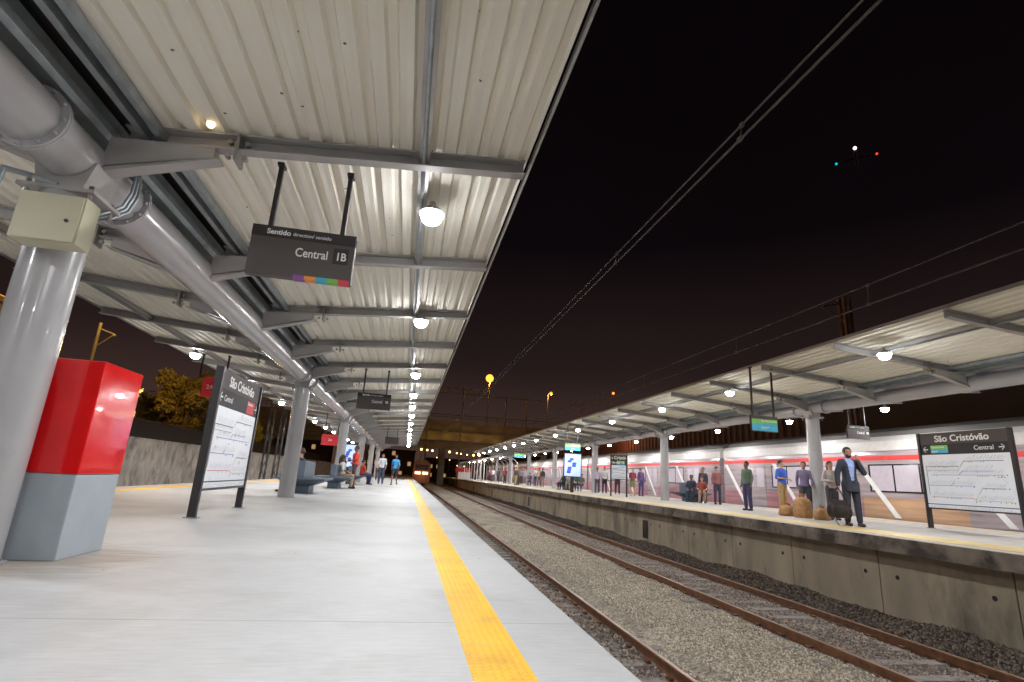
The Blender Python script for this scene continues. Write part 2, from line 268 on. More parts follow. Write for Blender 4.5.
# loose stones
def stones(name,m,regions,label):
    t=(1+5**.5)/2; iv=np.array([(-1,t,0),(1,t,0),(-1,-t,0),(1,-t,0),(0,-1,t),(0,1,t),(0,-1,-t),(0,1,-t),(t,0,-1),(t,0,1),(-t,0,-1),(-t,0,1)])/1.9
    fc=np.array([(0,11,5),(0,5,1),(0,1,7),(0,7,10),(0,10,11),(1,5,9),(5,11,4),(11,10,2),(10,7,6),(7,1,8),(3,9,4),(3,4,2),(3,2,6),(3,6,8),(3,8,9),(4,9,5),(2,4,11),(6,2,10),(8,6,7),(9,8,1)])
    V=[];F=[];n=0
    for (x0,x1,y0,y1,cnt,r0,r1,ok) in regions:
        for _ in range(cnt):
            u=random.random()**1.5; x=random.uniform(x0,x1); yv=y0+(y1-y0)*u
            if ok and not ok(x,yv): continue
            r=random.uniform(r0,r1); a=rng.normal(size=(3,3)); q,_r=np.linalg.qr(a)
            v=iv*(1+rng.uniform(-.25,.25,size=(12,1)))*np.array([1,.75,.6])*r
            V.append(v@q.T+[x,yv,bed(x,yv)+r*.25]); F.append(fc+n); n+=12
    V=np.concatenate(V); F=np.concatenate(F); me=bpy.data.meshes.new(name); me.vertices.add(len(V)); me.vertices.foreach_set('co',V.ravel())
    me.loops.add(F.size); me.loops.foreach_set('vertex_index',F.ravel()); me.polygons.add(len(F)); me.polygons.foreach_set('loop_start',np.arange(0,F.size,3)); me.update(calc_edges=True); me.validate()
    me.materials.append(M[m]); o=bpy.data.objects.new(name,me); COL.objects.link(o); return tag(o,label,'gravel',kind='stuff')
far_ok=lambda x,yv: x>.9
stones('gravel','stone',[(3.46,5.75,2.2,24,44000,.010,.021,None),(5.75,6.1,2.2,24,4500,.010,.022,None)],'loose pale crushed stones between the two tracks')
stones('gravel','stoned',[(1.0,3.32,1.5,14,11000,.014,.034,None),(6.28,7.72,4.5,26,16000,.011,.025,lambda x,yv: abs(((yv-1.0)/.6+.5)%1-.5)*.6>.10 or random.random()<.75),(7.9,9.28,5,26,15000,.012,.034,None)],'loose dark crushed stones around the rails')
# rails
def railprof(xc):
    t=ZRT
    return [(-.07,t-.16),(.07,t-.16),(.07,t-.145),(.012,t-.12),(.012,t-.045),(.036,t-.035),(.036,t-.004),(.028,t),(-.028,t),(-.036,t-.004),(-.036,t-.035),(-.012,t-.045),(-.012,t-.12),(-.07,t-.145)]
def track(x0,x1,label,y0=-6,y1=170,sl_from=1.0):
    t=empty('railway_track',((x0+x1)/2,0,0)); tag(t,label,'railway track'); cx=(x0+x1)/2
    for x in (x0,x1):
        m=MB(); pr=[(a+x-cx,b) for a,b in railprof(x)]; m.prism(pr,'y',y0,y1,0)
        m.box(x-cx-.026,x-cx+.026,y0,y1,ZRT-.001,ZRT+.0015,1); m.build('rail',['rail','railtop'],t)
    s0=None
    def slm():
        m=MB(); m.hexa([(-1.3,-.13,-1.62),(1.3,-.13,-1.62),(1.3,.13,-1.62),(-1.3,.13,-1.62),(-1.28,-.10,-1.395),(1.28,-.10,-1.395),(1.28,.10,-1.395),(-1.28,.10,-1.395)])
        for sx in (x0-cx,x1-cx):
            for d in (-.1,.1): m.box(sx+d-.03,sx+d+.03,-.05,.05,-1.385,-1.36,1)
        return m
    for i in range(98):
        if s0 is None: s0=slm().build('sleeper',['sleeper','rail'],t); o=s0
        else: o=s0.copy(); COL.objects.link(o); o.parent=t
        o.location=(random.uniform(-.03,.03),sl_from+i*.6,0)
    m=MB()
    for yv in frange(sl_from+98*.6,y1,.6): m.box(-1.28,1.28,yv-.11,yv+.11,-1.6,-1.425)
    tag(m.build('sleeper','sleeper',t),kind='stuff')
    return t
track(1.77,3.367,'near railway track whose rusty rail runs beside the light platform edge')
track(6.20,7.80,'far railway track on dark ballast below the concrete platform wall')
track(-10.2,-8.6,'railway track hidden left of the near platform'); track(17.4,19.0,'railway track under the train at the far platform')
# ------------------------------------------------------------------ canopies
def canopy(xc,hw,zt,r,ze,y0,y1,ycol,ncol,zfloor,label,nrow,end_skip=0):
    """butterfly canopy: round columns, one big tube, rafters rising both ways, valley gutter"""
    T=empty('platform_canopy',(xc,0,0)); tag(T,label,'canopy')
    zi=ze-(hw-.3)*.083          # underside of rafter next to the tube
    zr=lambda u: zi+(abs(u)-.3)*.083      # rafter underside
    dep=.15
    m=MB(); m.tube((0,y0,zt),(0,y1,zt),r,n=28)
    m.build('main_tube','tube',T)
    for yc in ycol:   # flanged joints of the tube before each column
        pass
    # columns
    for yc in ycol:
        c=MB(); c.tube((0,yc,zfloor),(0,yc,zt-r-.12),.195,n=32)
        co=c.build('column','tube',T)
        b=MB(); b.tube((0,yc,zfloor),(0,yc,zfloor+.012),.23,n=28); b.build('base_plate','steel',co)
        k=MB(); k.box(-.27,.27,yc-.20,yc+.20,zt-r-.125,zt-r-.095)
        k.hexa([(-.16,yc-.17,zt-r-.1),(.16,yc-.17,zt-r-.1),(.16,yc+.17,zt-r-.1),(-.16,yc+.17,zt-r-.1),(-r-.012,yc-.17,zt-.06),(r+.012,yc-.17,zt-.06),(r+.012,yc+.17,zt-.06),(-r-.012,yc+.17,zt-.06)])
        k.build('saddle','steel',co)
        for sx in (-.22,.22):
            for sy in (-.15,.15): MB().tube((sx,yc+sy,zt-r-.20),(sx,yc+sy,zt-r-.05),.018,n=6).build('bolt','bolt',co)
        for d in (-.62,.62):
            fl=MB(); fl.tube((0,yc+d-.022,zt),(0,yc+d-.003,zt),r+.05,n=32); fl.tube((0,yc+d+.003,zt),(0,yc+d+.022,zt),r+.05,n=32)
            for i in range(12):
                a=2*PI*i/12; fl.tube((math.cos(a)*(r+.028),yc+d-.05,zt+math.sin(a)*(r+.028)),(math.cos(a)*(r+.028),yc+d+.05,zt+math.sin(a)*(r+.028)),.014,n=6)
            fl.build('flange','tube',T)
    # rafters with haunch brackets
    proto={}
    ys=[ycol[0]+.08+2.5*k for k in range(-20,60)]; ys=[q for q in ys if y0+.3<q<y1-.2]
    for sgn in (1,-1):
        a=MB()
        u0,u1=.28,hw+.03
        def P(u,z,t): return (sgn*u,t,z)
        # channel section: web + flanges, open towards the camera side
        for (ta,tb,za,zb) in ((.045,.055,0,dep),(-.05,.055,0,.012),(-.05,.055,dep-.012,dep)):
            e0=u1-(.13 if za==0 and zb<dep else 0)
            a.hexa([P(u0,zr(u0)+za,ta),P(e0,zr(e0)+za,ta),P(e0,zr(e0)+za,tb),P(u0,zr(u0)+za,tb),P(u0,zr(u0)+zb,ta),P(u1,zr(u1)+zb,ta),P(u1,zr(u1)+zb,tb),P(u0,zr(u0)+zb,tb)])
        # haunch: solid tapered box from tube
        b=MB(); ub=1.0; 
        b.hexa([P(.17,zt-.02,-.05),P(ub,zr(ub)-.10,-.05),P(ub,zr(ub)-.10,.05),P(.17,zt-.02,.05),P(.2,zr(.3)+.0,-.05),P(ub,zr(ub)-.004,-.05),P(ub,zr(ub)-.004,.05),P(.2,zr(.3)+.0,.05)])
        b.hexa([P(.12,zt-.10,-.065),P(ub+.05,zr(ub)-.112,-.065),P(ub+.05,zr(ub)-.112,.065),P(.12,zt-.10,.065),P(.12,zt-.06,-.065),P(ub+.05,zr(ub)-.099,-.065),P(ub+.05,zr(ub)-.099,.065),P(.12,zt-.06,.065)])
        c=MB(); uc=ub+.18
        c.box(sgn*uc-.012,sgn*uc+.012,-.09,.09,zr(uc)-.12,zr(uc)+dep-.02); 
        for dx in (-.07,.07): c.tube((sgn*uc+dx,-.065,zr(uc)-.08),(sgn*uc+dx,-.02,zr(uc)-.08),.022,n=6); c.tube((sgn*uc+dx,-.065,zr(uc)+.06),(sgn*uc+dx,-.02,zr(uc)+.06),.022,n=6)
        for yv in ys:
            if not proto:
                ra=a.build('rafter','steel',T); br=b.build('bracket','steel',ra); cl=c.build('clamp','bolt',ra); proto={'r':ra}; ra.location.y=yv
            else:
                q=copy_tree(proto['r'],T); q.location.y=yv
        proto={}
    # roof sheets: trapezoidal ribs along Y, underside visible
    for sgn in (1,-1):
        prof=[]; pit=.2; u=.55
        while u<hw+.08:
            z=zr(u)+dep+.004
            for du,dz in ((0,0),(.05,.004),(.10,0),(.120,.044),(.180,.044)): 
                uu=u+du
                if uu<hw+.1: prof.append((uu,zr(uu)+dep+.004+dz))
            u+=pit
        m=MB(); th=.006; vs=[];n=len(prof)
        for yv in (y0,y1):
            for (uu,z) in prof: vs.append((sgn*uu,yv,z))
        m.add(vs,[(i,i+1,i+1+n,i+n) for i in range(n-1)])
        o=m.build('roof_sheet','roof',T); s=o.modifiers.new('s','SOLIDIFY'); s.thickness=.004; s.offset=0
        # edge trim
        e=MB(); ue=hw+.10; e.box(sgn*ue-.012,sgn*ue+.012,y0,y1,zr(ue)+dep-.01,zr(ue)+dep+.055); e.build('edge_trim','steel',T)
        # purlins: channel near gutter, lamp purlin
        pu=MB(); 
        for uu in (.40,.52):
            pu.box(min(sgn*uu,sgn*(uu+.055)),max(sgn*uu,sgn*(uu+.055)),y0,y1,zr(uu)+dep-.09,zr(uu)+dep-.012)
        pu.build('purlin','galv',T)
        pu=MB(); uu=hw-.93; pu.box(sgn*uu-.05,sgn*uu+.05,y0,y1,zr(uu)+dep-.08,zr(uu)+dep-.006); pu.build('purlin','steel',T)
        pu=MB(); pu.tube((sgn*uu,y0,zr(uu)+dep-.10),(sgn*uu,y1,zr(uu)+dep-.10),.018,n=8); pu.build('conduit','galv',T)
    gm=MB(); gm.prism([(-.12,zi+.03),(.12,zi+.03),(.165,zi+.06),(.18,zi+.11),(.18,zi+.2),(-.18,zi+.2),(-.18,zi+.11),(-.165,zi+.06)],'y',y0,y1); gm.build('gutter','galv',T)
    gc=MB(); gc.box(-.62,.62,y0,y1,zi+dep+.20,zi+dep+.21); gc.build('valley_cover','darkmetal',T)
    return T,zr,dep
XC1=-2.90; XC2=12.55
T1,zr1,dp=canopy(XC1,3.70,3.09,.21,3.62,-6,62,[4.48+10.1*i for i in range(-1,6)],7,0,'cream ribbed canopy on grey round columns over the near platform',None)
T2,zr2,dp=canopy(XC2,3.50,3.47,.165,3.93,-4,76,[4.6+10.1*i for i in range(-0,8)],7,ZR,'cream ribbed canopy on grey round columns over the far platform',None)
# bent conduits and junction box on the first column
jb=empty('junction_box',(-2.73,4.13,2.42)); tag(jb,'cream steel junction box strapped high on the nearest column','electrical box')
MB().box(-.215,.215,-.08,.10,-.185,.185).build('cabinet','cream',jb,.006)
MB().box(-.21,.205,-.092,-.083,-.18,.18).build('door','cream',jb,.003)
MB().tube((.13,-.103,-.02),(.13,-.091,-.02),.013,n=10).build('lock','black',jb)
m=MB(); m.box(-.30,.12,.101,.13,-.12,-.09); m.box(-.30,.12,.101,.13,.10,.13); m.box(-.1,-.06,.101,.13,-.12,.13); m.build('strap','galv',jb)
cb=MB()
for k in range(3):
    o=.05*k
    cb.path([(-2.76,4.50+o,2.66),(-2.70,4.56+o,2.71),(-2.62,4.66+o,2.84),(-2.60,4.70+o,3.0),(-2.61,4.72+o,3.14),(-2.66,4.74+o,3.30)],.013,8)
tag(cb.build('cable_conduit','galv'),'bundle of thin bent conduits curling around the big tube behind the cream box','conduit')
cb=MB(); cb.path([(-3.15,4.1,2.66),(-3.14,4.1,2.78),(-3.05,4.25,2.82),(-2.9,4.3,2.8)],.022,8)
tag(cb.build('cable_conduit','galv'),'short curved conduit rising from the top of the cream box','conduit')
# ceiling dome light (small warm bulb near first rafter)
def tiny_lamp(loc):
    e_=empty('bulkhead_lamp',loc); tag(e_,'tiny round warm lamp on the ceiling above the first rafter','ceiling lamp')
    MB().tube((0,0,0),(0,0,.03),.045,n=12).build('base','bolt',e_); MB().ball((0,0,-.02),.032).build('bulb',mat('warm_small',(1,.7,.4),.3,emis=(1,.7,.35),estr=6),e_)
tiny_lamp((-1.93,4.3,3.56))
# red and grey utility cabinet
ub=empty('utility_cabinet',(-2.765,5.0,0)); tag(ub,'glossy red cabinet on grey plinth beside the nearest column','cabinet')
MB().box(-.31,.31,-.31,.31,0,.615).build('plinth','greypaint',ub,.006)
MB().box(-.315,.315,-.315,.315,.618,1.50).build('body','redpaint',ub,.008)
# ------------------------------------------------------------------ lamps
def lampobj(loc,power,label,group,col=(.985,.99,1)):
    e_=empty('canopy_lamp',loc); tag(e_,label,'lamp',group)
    m=MB(); m.tube((0,0,.03),(0,0,.10),.13,.07,n=20); m.tube((0,0,.10),(0,0,.17),.045,.03,n=12); m.build('housing','steel',e_)
    MB().tube((0,0,.012),(0,0,.028),.125,n=20).build('lens','led',e_)
    MB().ball((0,0,-.015),.11,14,8,sc=(1,1,.75)).build('globe','led',e_)
    l=bpy.data.lights.new('lamp_light','AREA'); l.shape='DISK'; l.size=.15; l.energy=power; l.color=col; ol=bpy.data.objects.new('lamp_light',l); COL.objects.link(ol); ol.parent=e_; ol.location=(0,0,-.11); return e_
def xz(xp,zf,sgn): pass
LPW=80; LPW2=92
rowA=[5.2,9.4,14.9,19.0,22.6,26.2,30.6,35,39.5,44,48.5,53,57.5,1.0,-3.2]  # last two lamps are unseen, added to brighten the near ceiling
ordn=['first','second','third','fourth','fifth','sixth']
for i,yv in enumerate(rowA):
    u=2.87; lab=('%s lamp from the camera in the row under the near canopy\'s track side'%ordn[i]) if i<6 else 'small distant lamp at the far end of the row under the near canopy\'s track side'
    if yv<2: lab='unseen lamp added out of frame to brighten the near canopy ceiling'
    lampobj((XC1+u+.02,yv,3.44),LPW,lab,'lamps under the track edge of the near canopy')
for i,yv in enumerate([-3.5,.8,5.3,14.9,20,25,29.5,34,38.5,43,48,53,58]):  # first two are out of frame, added for more light on the ceiling
    vis={3:'bright lamp under the near canopy left of the map board',5:'lamp under the left side of the near canopy just behind the second column'}
    lampobj((XC1-2.87,yv,3.44),LPW,vis.get(i,'one of the small lamps under the left side of the near canopy, first two unseen and added'),'lamps under the left edge of the near canopy')
for i,yv in enumerate([3.9,9.0,14.5,19,24.2,29.5,34.3,39.8,44.4,48.5,53,58,63,68,73]):
    lab=('%s lamp from the right in the front row under the far canopy'%ordn[i-1]) if 0<i<7 else 'small distant lamp in the front row under the far canopy'
    lampobj((9.55,yv,3.70),LPW2,lab,'front row lamps under the far canopy')
for i,yv in enumerate([4.5,9.6,14.66,19.2,24.4,29.3,34.3,39.3,44.3,49,54,59,64,70]):
    lab=('%s visible lamp from the right in the rear row under the far canopy'%ordn[i-2]) if 1<i<7 else 'small distant lamp in the rear row under the far canopy'
    lampobj((15.3,yv,3.68),LPW2,lab,'rear row lamps under the far canopy')
# ------------------------------------------------------------------ hanging signs
def hsign(loc,w,h,ztop,label,kind,back='signbrown'):
    e_=empty('hanging_sign',loc); tag(e_,label,'sign'); 
    MB().box(-w/2,w/2,-.04,.04,-h,0).build('panel','signbrown' if kind!='redsign' else 'redemit',e_,.004)
    for sx in (-.31,.31):
        m=MB(); m.box(sx-.02,sx+.02,-.02,.02,0.001,ztop-loc[2]-.01); m.box(sx-.03,sx+.03,-.05,.05,ztop-loc[2]-.03,ztop-loc[2]); m.build('rod','black',e_)
    if kind in('central','central2'):
        MB().box(-w/2,w/2,-.045,.045,-.10,.003).build('top_band','signdark',e_)
        R_=(PI/2,0,0)
        text('lettering','Sentido',.066,(-.32,-.0465,-.073),R_,'letter',e_,bold=.0016); text('lettering','direction/ sentido',.046,(-.10,-.0465,-.07),R_,'letter',e_)
        text('lettering','Central',.115,(-.06,-.0415,-.255),R_,'letter',e_,bold=.001,xs=.80)
        MB().box(.265,.395,-.043,-.040,-.285,-.135).build('number_tile','signdark',e_)
        text('lettering','1B',.105,(.285,-.0445,-.25),R_,'letter',e_,bold=.002,xs=.85)
        if kind=='central':
            for i,c in enumerate(('purple','orange','cyan','green','redc')):
                m=MB(); m.box(-.045+i*.095,.05+i*.095-.001,-.0435,.0435,-h-.003,-h+.030); m.build('colour_bar',c,e_)
    if kind=='green':
        MB().box(-w/2+.01,w/2-.01,-.0445,-.0405,-h*.5+.001,-.09).build('green_field','greenemit',e_)
        MB().box(-w/2+.01,w/2-.01,-.0445,-.0405,-h+.01,-h*.5).build('blue_field','blueemit',e_)
        text('lettering','Saracuruna',.10,(-.10,-.046,-h*.5+.04),(PI/2,0,0),'letter',e_); text('lettering','Japeri',.10,(-.10,-.046,-h+.07),(PI/2,0,0),'letter',e_)
    if kind=='redsign': text('lettering','2A',.15,(-.1,-.0415,-h*.6),(PI/2,0,0),'letter',e_)
    return e_
hsign((-1.105,4.66,2.83),.89,.46,3.47,'brown Central 1B hanging sign with coloured bars, nearest to the camera','central')
hsign((-1.05,14.75,2.80),.90,.43,3.47,'dark hanging sign below the near canopy, second from the camera','central2')
hsign((-1.08,34.9,2.88),.86,.44,3.47,'small distant dark hanging sign deep under the near canopy','plain')
hsign((-5.17,14.7,2.86),.40,.50,3.47,'small red hanging sign behind the left map board','redsign')
hsign((-3.8,27.5,2.35),.85,.52,3.4,'red hanging sign between second and third columns','redsign')
hsign((8.95+.05,12.25,2.72),.76,.40,4.0,'green and blue hanging sign under the front edge of the far canopy','green')
hsign((14.38,14.9,3.08),.82,.42,3.9,'dark hanging sign on two thin rods behind the man in the suit','central2')
hsign((9.4,30,2.95),.95,.42,4.0,'green and blue hanging sign deeper under the far canopy','green')
hsign((9.6,46,2.95),.95,.42,4.0,'small distant green hanging sign under the far canopy','green')
# ------------------------------------------------------------------ map boards
def mapboard(loc,rz,w,h,hb,label,red):
    """local: x along board, -y towards the reader, w width, h height of the post, hb bottom of panel"""
    e_=empty('map_board',loc,rz); tag(e_,label,'map board')
    for sx in (-w/2,w/2):
        p_=MB().box(sx-.035,sx+.035,-.055,.055,0.01,h).build('post','black',e_,.004)
        b_=MB().box(sx-.06,sx+.06,-.09,.09,0,.012).build('base_plate','bolt',e_)
    a,b=-w/2+.037,w/2-.037; y=-.03
    MB().box(a,b,y,.03,h-.30,h-.01).build('title_panel','signbrown',e_)
    MB().box(a,b,y,.03,h-.56,h-.302).build('direction_panel','signdark',e_)
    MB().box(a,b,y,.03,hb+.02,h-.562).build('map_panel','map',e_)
    MB().box(a,b,-.04,.04,hb-.015,hb+.018).build('bottom_rail','black',e_)
    R_=(PI/2,0,0)
    text('title','São Cristóvão',.225,(0,y-.002,h-.24),R_,'letter',e_,'CENTER',.0048,1.04)
    def arrow(x,z,d):
        m=MB(); yy=y-.003
        m.box(x-.055,x+.055,yy-.001,yy,z-.012,z+.012)
        for s in (1,-1):
            m.hexa([(x+d*.07,yy-.001,z-.001),(x+d*.07,yy,z-.001),(x+d*.005,yy,z+s*.065-.012),(x+d*.005,yy-.001,z+s*.065-.012),(x+d*.07,yy-.001,z+.018*s),(x+d*.07,yy,z+.018*s),(x+d*.005,yy,z+s*.065+.012),(x+d*.005,yy-.001,z+s*.065+.012)])
        m.build('arrow','letter',e_)
    if not red:
        arrow(a+.14,h-.43,-1); MB().box(a+.27,a+.72,y-.003,y-.001,h-.425,h-.33).build('green_tag','greenemit',e_); MB().box(a+.27,a+.72,y-.003,y-.001,h-.525,h-.427).build('blue_tag','blueemit',e_)
        text('tag_text','Saracuruna',.075,(a+.30,y-.004,h-.40),R_,'letter',e_); text('tag_text','Japeri',.075,(a+.30,y-.004,h-.50),R_,'letter',e_)
        text('direction','Central',.15,(b-.33,y-.003,h-.475),R_,'letter',e_,'RIGHT',.001); arrow(b-.17,h-.43,1)
    else:
        arrow(a+.12,h-.43,-1); text('direction','Central',.13,(a+.24,y-.003,h-.475),R_,'letter',e_,'LEFT',.001)
        MB().box(b-.62,b-.20,y-.003,y-.001,h-.54,h-.33).build('red_tag','redemit',e_); text('tag_text','Deodoro',.075,(b-.60,y-.004,h-.40),R_,'letter',e_); arrow(b-.10,h-.43,1)
    # route diagram
    zt_,zb=h-.62,hb+.10; W_=b-a; H_=zt_-zb; yq=y-.0015
    def ln(u0,v0,u1,v1,m_,th=.006):
        x0,z0,x1,z1=a+u0*W_,zb+v0*H_,a+u1*W_,zb+v1*H_; d=Vector((x1-x0,0,z1-z0)); n_=Vector((-d.z,0,d.x)).normalized()*th/2
        mb.add([(x0-n_.x,yq,z0-n_.z),(x1-n_.x,yq,z1-n_.z),(x1+n_.x,yq,z1+n_.z),(x0+n_.x,yq,z0+n_.z)],[(0,1,2,3)],mi=m_)
    mb=MB()
    ln(.04,.20,.04,.80,0,.012)
    segs=[(.04,.80,.42,.80,0),(.04,.72,.42,.72,3),(.42,.72,.50,.90,3),(.50,.90,.92,.90,0),(.10,.62,.90,.62,1),(.42,.62,.47,.70,1),(.47,.70,.80,.70,1),(.04,.40,.58,.40,1),(.30,.40,.36,.46,3),(.06,.16,.55,.16,2),(.58,.16,.66,.36,4),(.66,.36,.90,.36,0),(.58,.12,.95,.12,4)]
    for s_ in segs: ln(*s_,th=.012)
    rnd=random.Random(3 if red else 5)
    for s_ in segs:      # station ticks with slanted little names
        n_=int(abs(s_[2]-s_[0])*40)
        for i in range(1,n_):
            u=s_[0]+(s_[2]-s_[0])*i/n_; v=s_[1]+(s_[3]-s_[1])*i/n_
            ln(u,v+.03,u+.028+rnd.random()*.02,v+.08+rnd.random()*.04,3,.0055)
            if rnd.random()<.22: ln(u,v-.02,u+.008,v-.02,0,.018)
    for (u,v) in ((.42,.80),(.41,.55),(.84,.58),(.87,.58),(.90,.58),(.57,.38),(.57,.14),(.57,.09),(.93,.62),(.93,.36),(.96,.10)): ln(u-.006,v,u+.006,v,0,.022)
    mb.build('route_lines',['mapline','mapblue','mapred','mapgrey','mapyel'],e_)
    MB().box(a,b,y-.004,y-.001,zb-.0,zb+.018).build('legend_rule','black',e_)
    m=MB(); 
    for i in range(26):
        u=a+.06+i*(W_-.12)/26
        for j in (0,1):
            if rnd.random()<.75: m.box(u,u+.05,y-.003,y-.001,hb+.035+.028*j,hb+.041+.028*j)
    m.build('legend_text','mapgrey',e_)
    return e_
# left board faces +X : local -y -> +x  => rz=+90deg ; local x -> +y
mapboard((-2.83,9.36,0),PI/2,2.12,2.14,.37,'left São Cristóvão map board with red tag beside the red cabinet',True)
# right board faces -X : local -y -> -x => rz=-90 ; local x -> -y
mapboard((13.4,10.80,ZR),-PI/2,2.22,2.40,.50,'right São Cristóvão map board on the far platform beside the suited man',False)
mapboard((11.3,27.6,ZR),-.6,.85,2.2,.9,'small distant map board among waiting people on the far platform',False)
# ------------------------------------------------------------------ benches
def bench(loc,rz,label):
    e_=empty('bench',loc,rz); tag(e_,label,'bench','blue grey platform benches')
    m=MB(); m.hexa([(-.2,-.45,0),(.2,-.45,0),(.2,.45,0),(-.2,.45,0),(-.2,-.45,.22),(.2,-.45,.22),(.2,.45,.22),(-.2,.45,.22)]); m.build('pedestal','bench',e_,.01)
    m=MB(); m.hexa([(-.22,-.5,.22),(.22,-.5,.22),(.22,.5,.22),(-.22,.5,.22),(-.66,-.9,.40),(.66,-.9,.40),(.66,.9,.40),(-.66,.9,.40)]); m.build('bracket','bench',e_)
    MB().box(-.68,.68,-.95,.95,.402,.455).build('seat','bench',e_,.012)
    MB().box(-.09,.09,-.9,.9,.457,.92).build('backrest','bench',e_,.015)
    return e_
bench((-2.95,17.3,0),0,'blue grey bench just behind the second column')
bench((-2.75,22.6,0),0,'blue grey bench beside the man in the red shirt')
bench((-2.8,29.6,0),0,'blue grey bench in front of the fourth column under the near canopy')
bench((14.1,25.2,ZR),0,'blue grey bench next to the second column of the far platform')
bench((12.2,40.2,ZR),0,'blue grey bench with a row of seated people on the far platform')
# ------------------------------------------------------------------ adverts
def totem(loc,rz,w,h,z0,label):
    e_=empty('advert_panel',loc,rz); tag(e_,label,'advert')
    MB().box(-w/2,w/2,-.09,.09,z0,z0+h).build('frame','darkmetal',e_,.01); MB().box(-w/2+.05,w/2-.05,-.098,-.091,z0+.05,z0+h-.05).build('poster','adblue',e_)
    m=MB(); 
    for i in range(7): m.ball((random.uniform(-w*.25,w*.25),-.099,z0+h*(.2+.09*i)),.14,10,6,sc=(1,.03,.6))
    m.build('artwork','adblue2',e_); m=MB(); m.box(-.1,.1,-.06,.06,0,z0); m.build('foot','darkmetal',e_)
totem((9.9,31.5,ZR),-.15,1.08,1.42,.9,'backlit blue and white advert panel above seated people on the far platform')
totem((-3.85,38,0),.1,.95,1.55,.85,'backlit white and violet advert panel behind the third column')
# ------------------------------------------------------------------ people
def capsule(m,a,b,ra,rb,n=12):
    m.tube(a,b,ra,rb,n); m.ball(a,ra,n,8); m.ball(b,rb,n,8)
def remesh(mb,name,vox,it=4,cut=None):
    me=bpy.data.meshes.new(name); me.from_pydata(mb.v,[],mb.f); t=bpy.data.objects.new('tmp',me); COL.objects.link(t)
    md=t.modifiers.new('r','REMESH'); md.mode='VOXEL'; md.voxel_size=vox
    sm=t.modifiers.new('s','SMOOTH'); sm.iterations=it; sm.factor=.5
    dg=bpy.context.evaluated_depsgraph_get(); o=bpy.data.meshes.new_from_object(t.evaluated_get(dg)); bpy.data.objects.remove(t); o.name=name
    if cut:
        bm=bmesh.new(); bm.from_mesh(o); bmesh.ops.delete(bm,geom=[f for f in bm.faces if cut(f.calc_center_median())],context='FACES'); bm.to_mesh(o); bm.free()
    o.polygons.foreach_set('use_smooth',[True]*len(o.polygons)); return o
# facing +y; x>0 is the figure's right side mirrored as seen from behind
def pose(kind):
    J={}
    for s,k in ((1,'R'),(-1,'L')):
        J['sh'+k]=(s*.165,0,1.405); J['el'+k]=(s*.215,-.03,1.14); J['wr'+k]=(s*.22,.05,.90)
        J['hip'+k]=(s*.09,0,.92); J['kn'+k]=(s*.105,.015,.49); J['an'+k]=(s*.11,-.02,.09)
    J['pel']=(0,0,.95); J['wai']=(0,0,1.10); J['che']=(0,0,1.32); J['nek']=(0,0,1.46); J['hed']=(0,.015,1.615)
    if kind=='walk':
        J['knR']=(.1,.16,.50); J['anR']=(.1,.24,.09); J['knL']=(-.1,-.05,.49); J['anL']=(-.1,-.30,.13)
        J['elR']=(.24,-.12,1.16); J['wrR']=(.24,-.12,.92); J['elL']=(-.24,.05,1.15); J['wrL']=(-.24,.2,.96)
    if kind=='phone':
        J['elL']=(-.27,.10,1.17); J['wrL']=(-.12,.17,1.44); J['anR']=(.12,-.02,.09); J['knR']=(.11,.02,.49); J['anL']=(-.10,.06,.09)
        J['elR']=(.25,-.02,1.14); J['wrR']=(.27,.02,.87)
    if kind=='hands':   # both hands in front
        J['elR']=(.25,.0,1.15); J['wrR']=(.10,.24,1.13); J['elL']=(-.25,0,1.15); J['wrL']=(-.10,.24,1.10)
    if kind=='sit':
        dz=-.44
        for q in ('shR','shL','elR','elL','pel','wai','che','nek','hed','hipR','hipL'): J[q]=(J[q][0],J[q][1],J[q][2]+dz)
        for s,k in ((1,'R'),(-1,'L')):
            J['kn'+k]=(s*.13,.43,.50); J['an'+k]=(s*.12,.42,.09); J['el'+k]=(s*.24,.05,.72); J['wr'+k]=(s*.12,.30,.62)
    return J
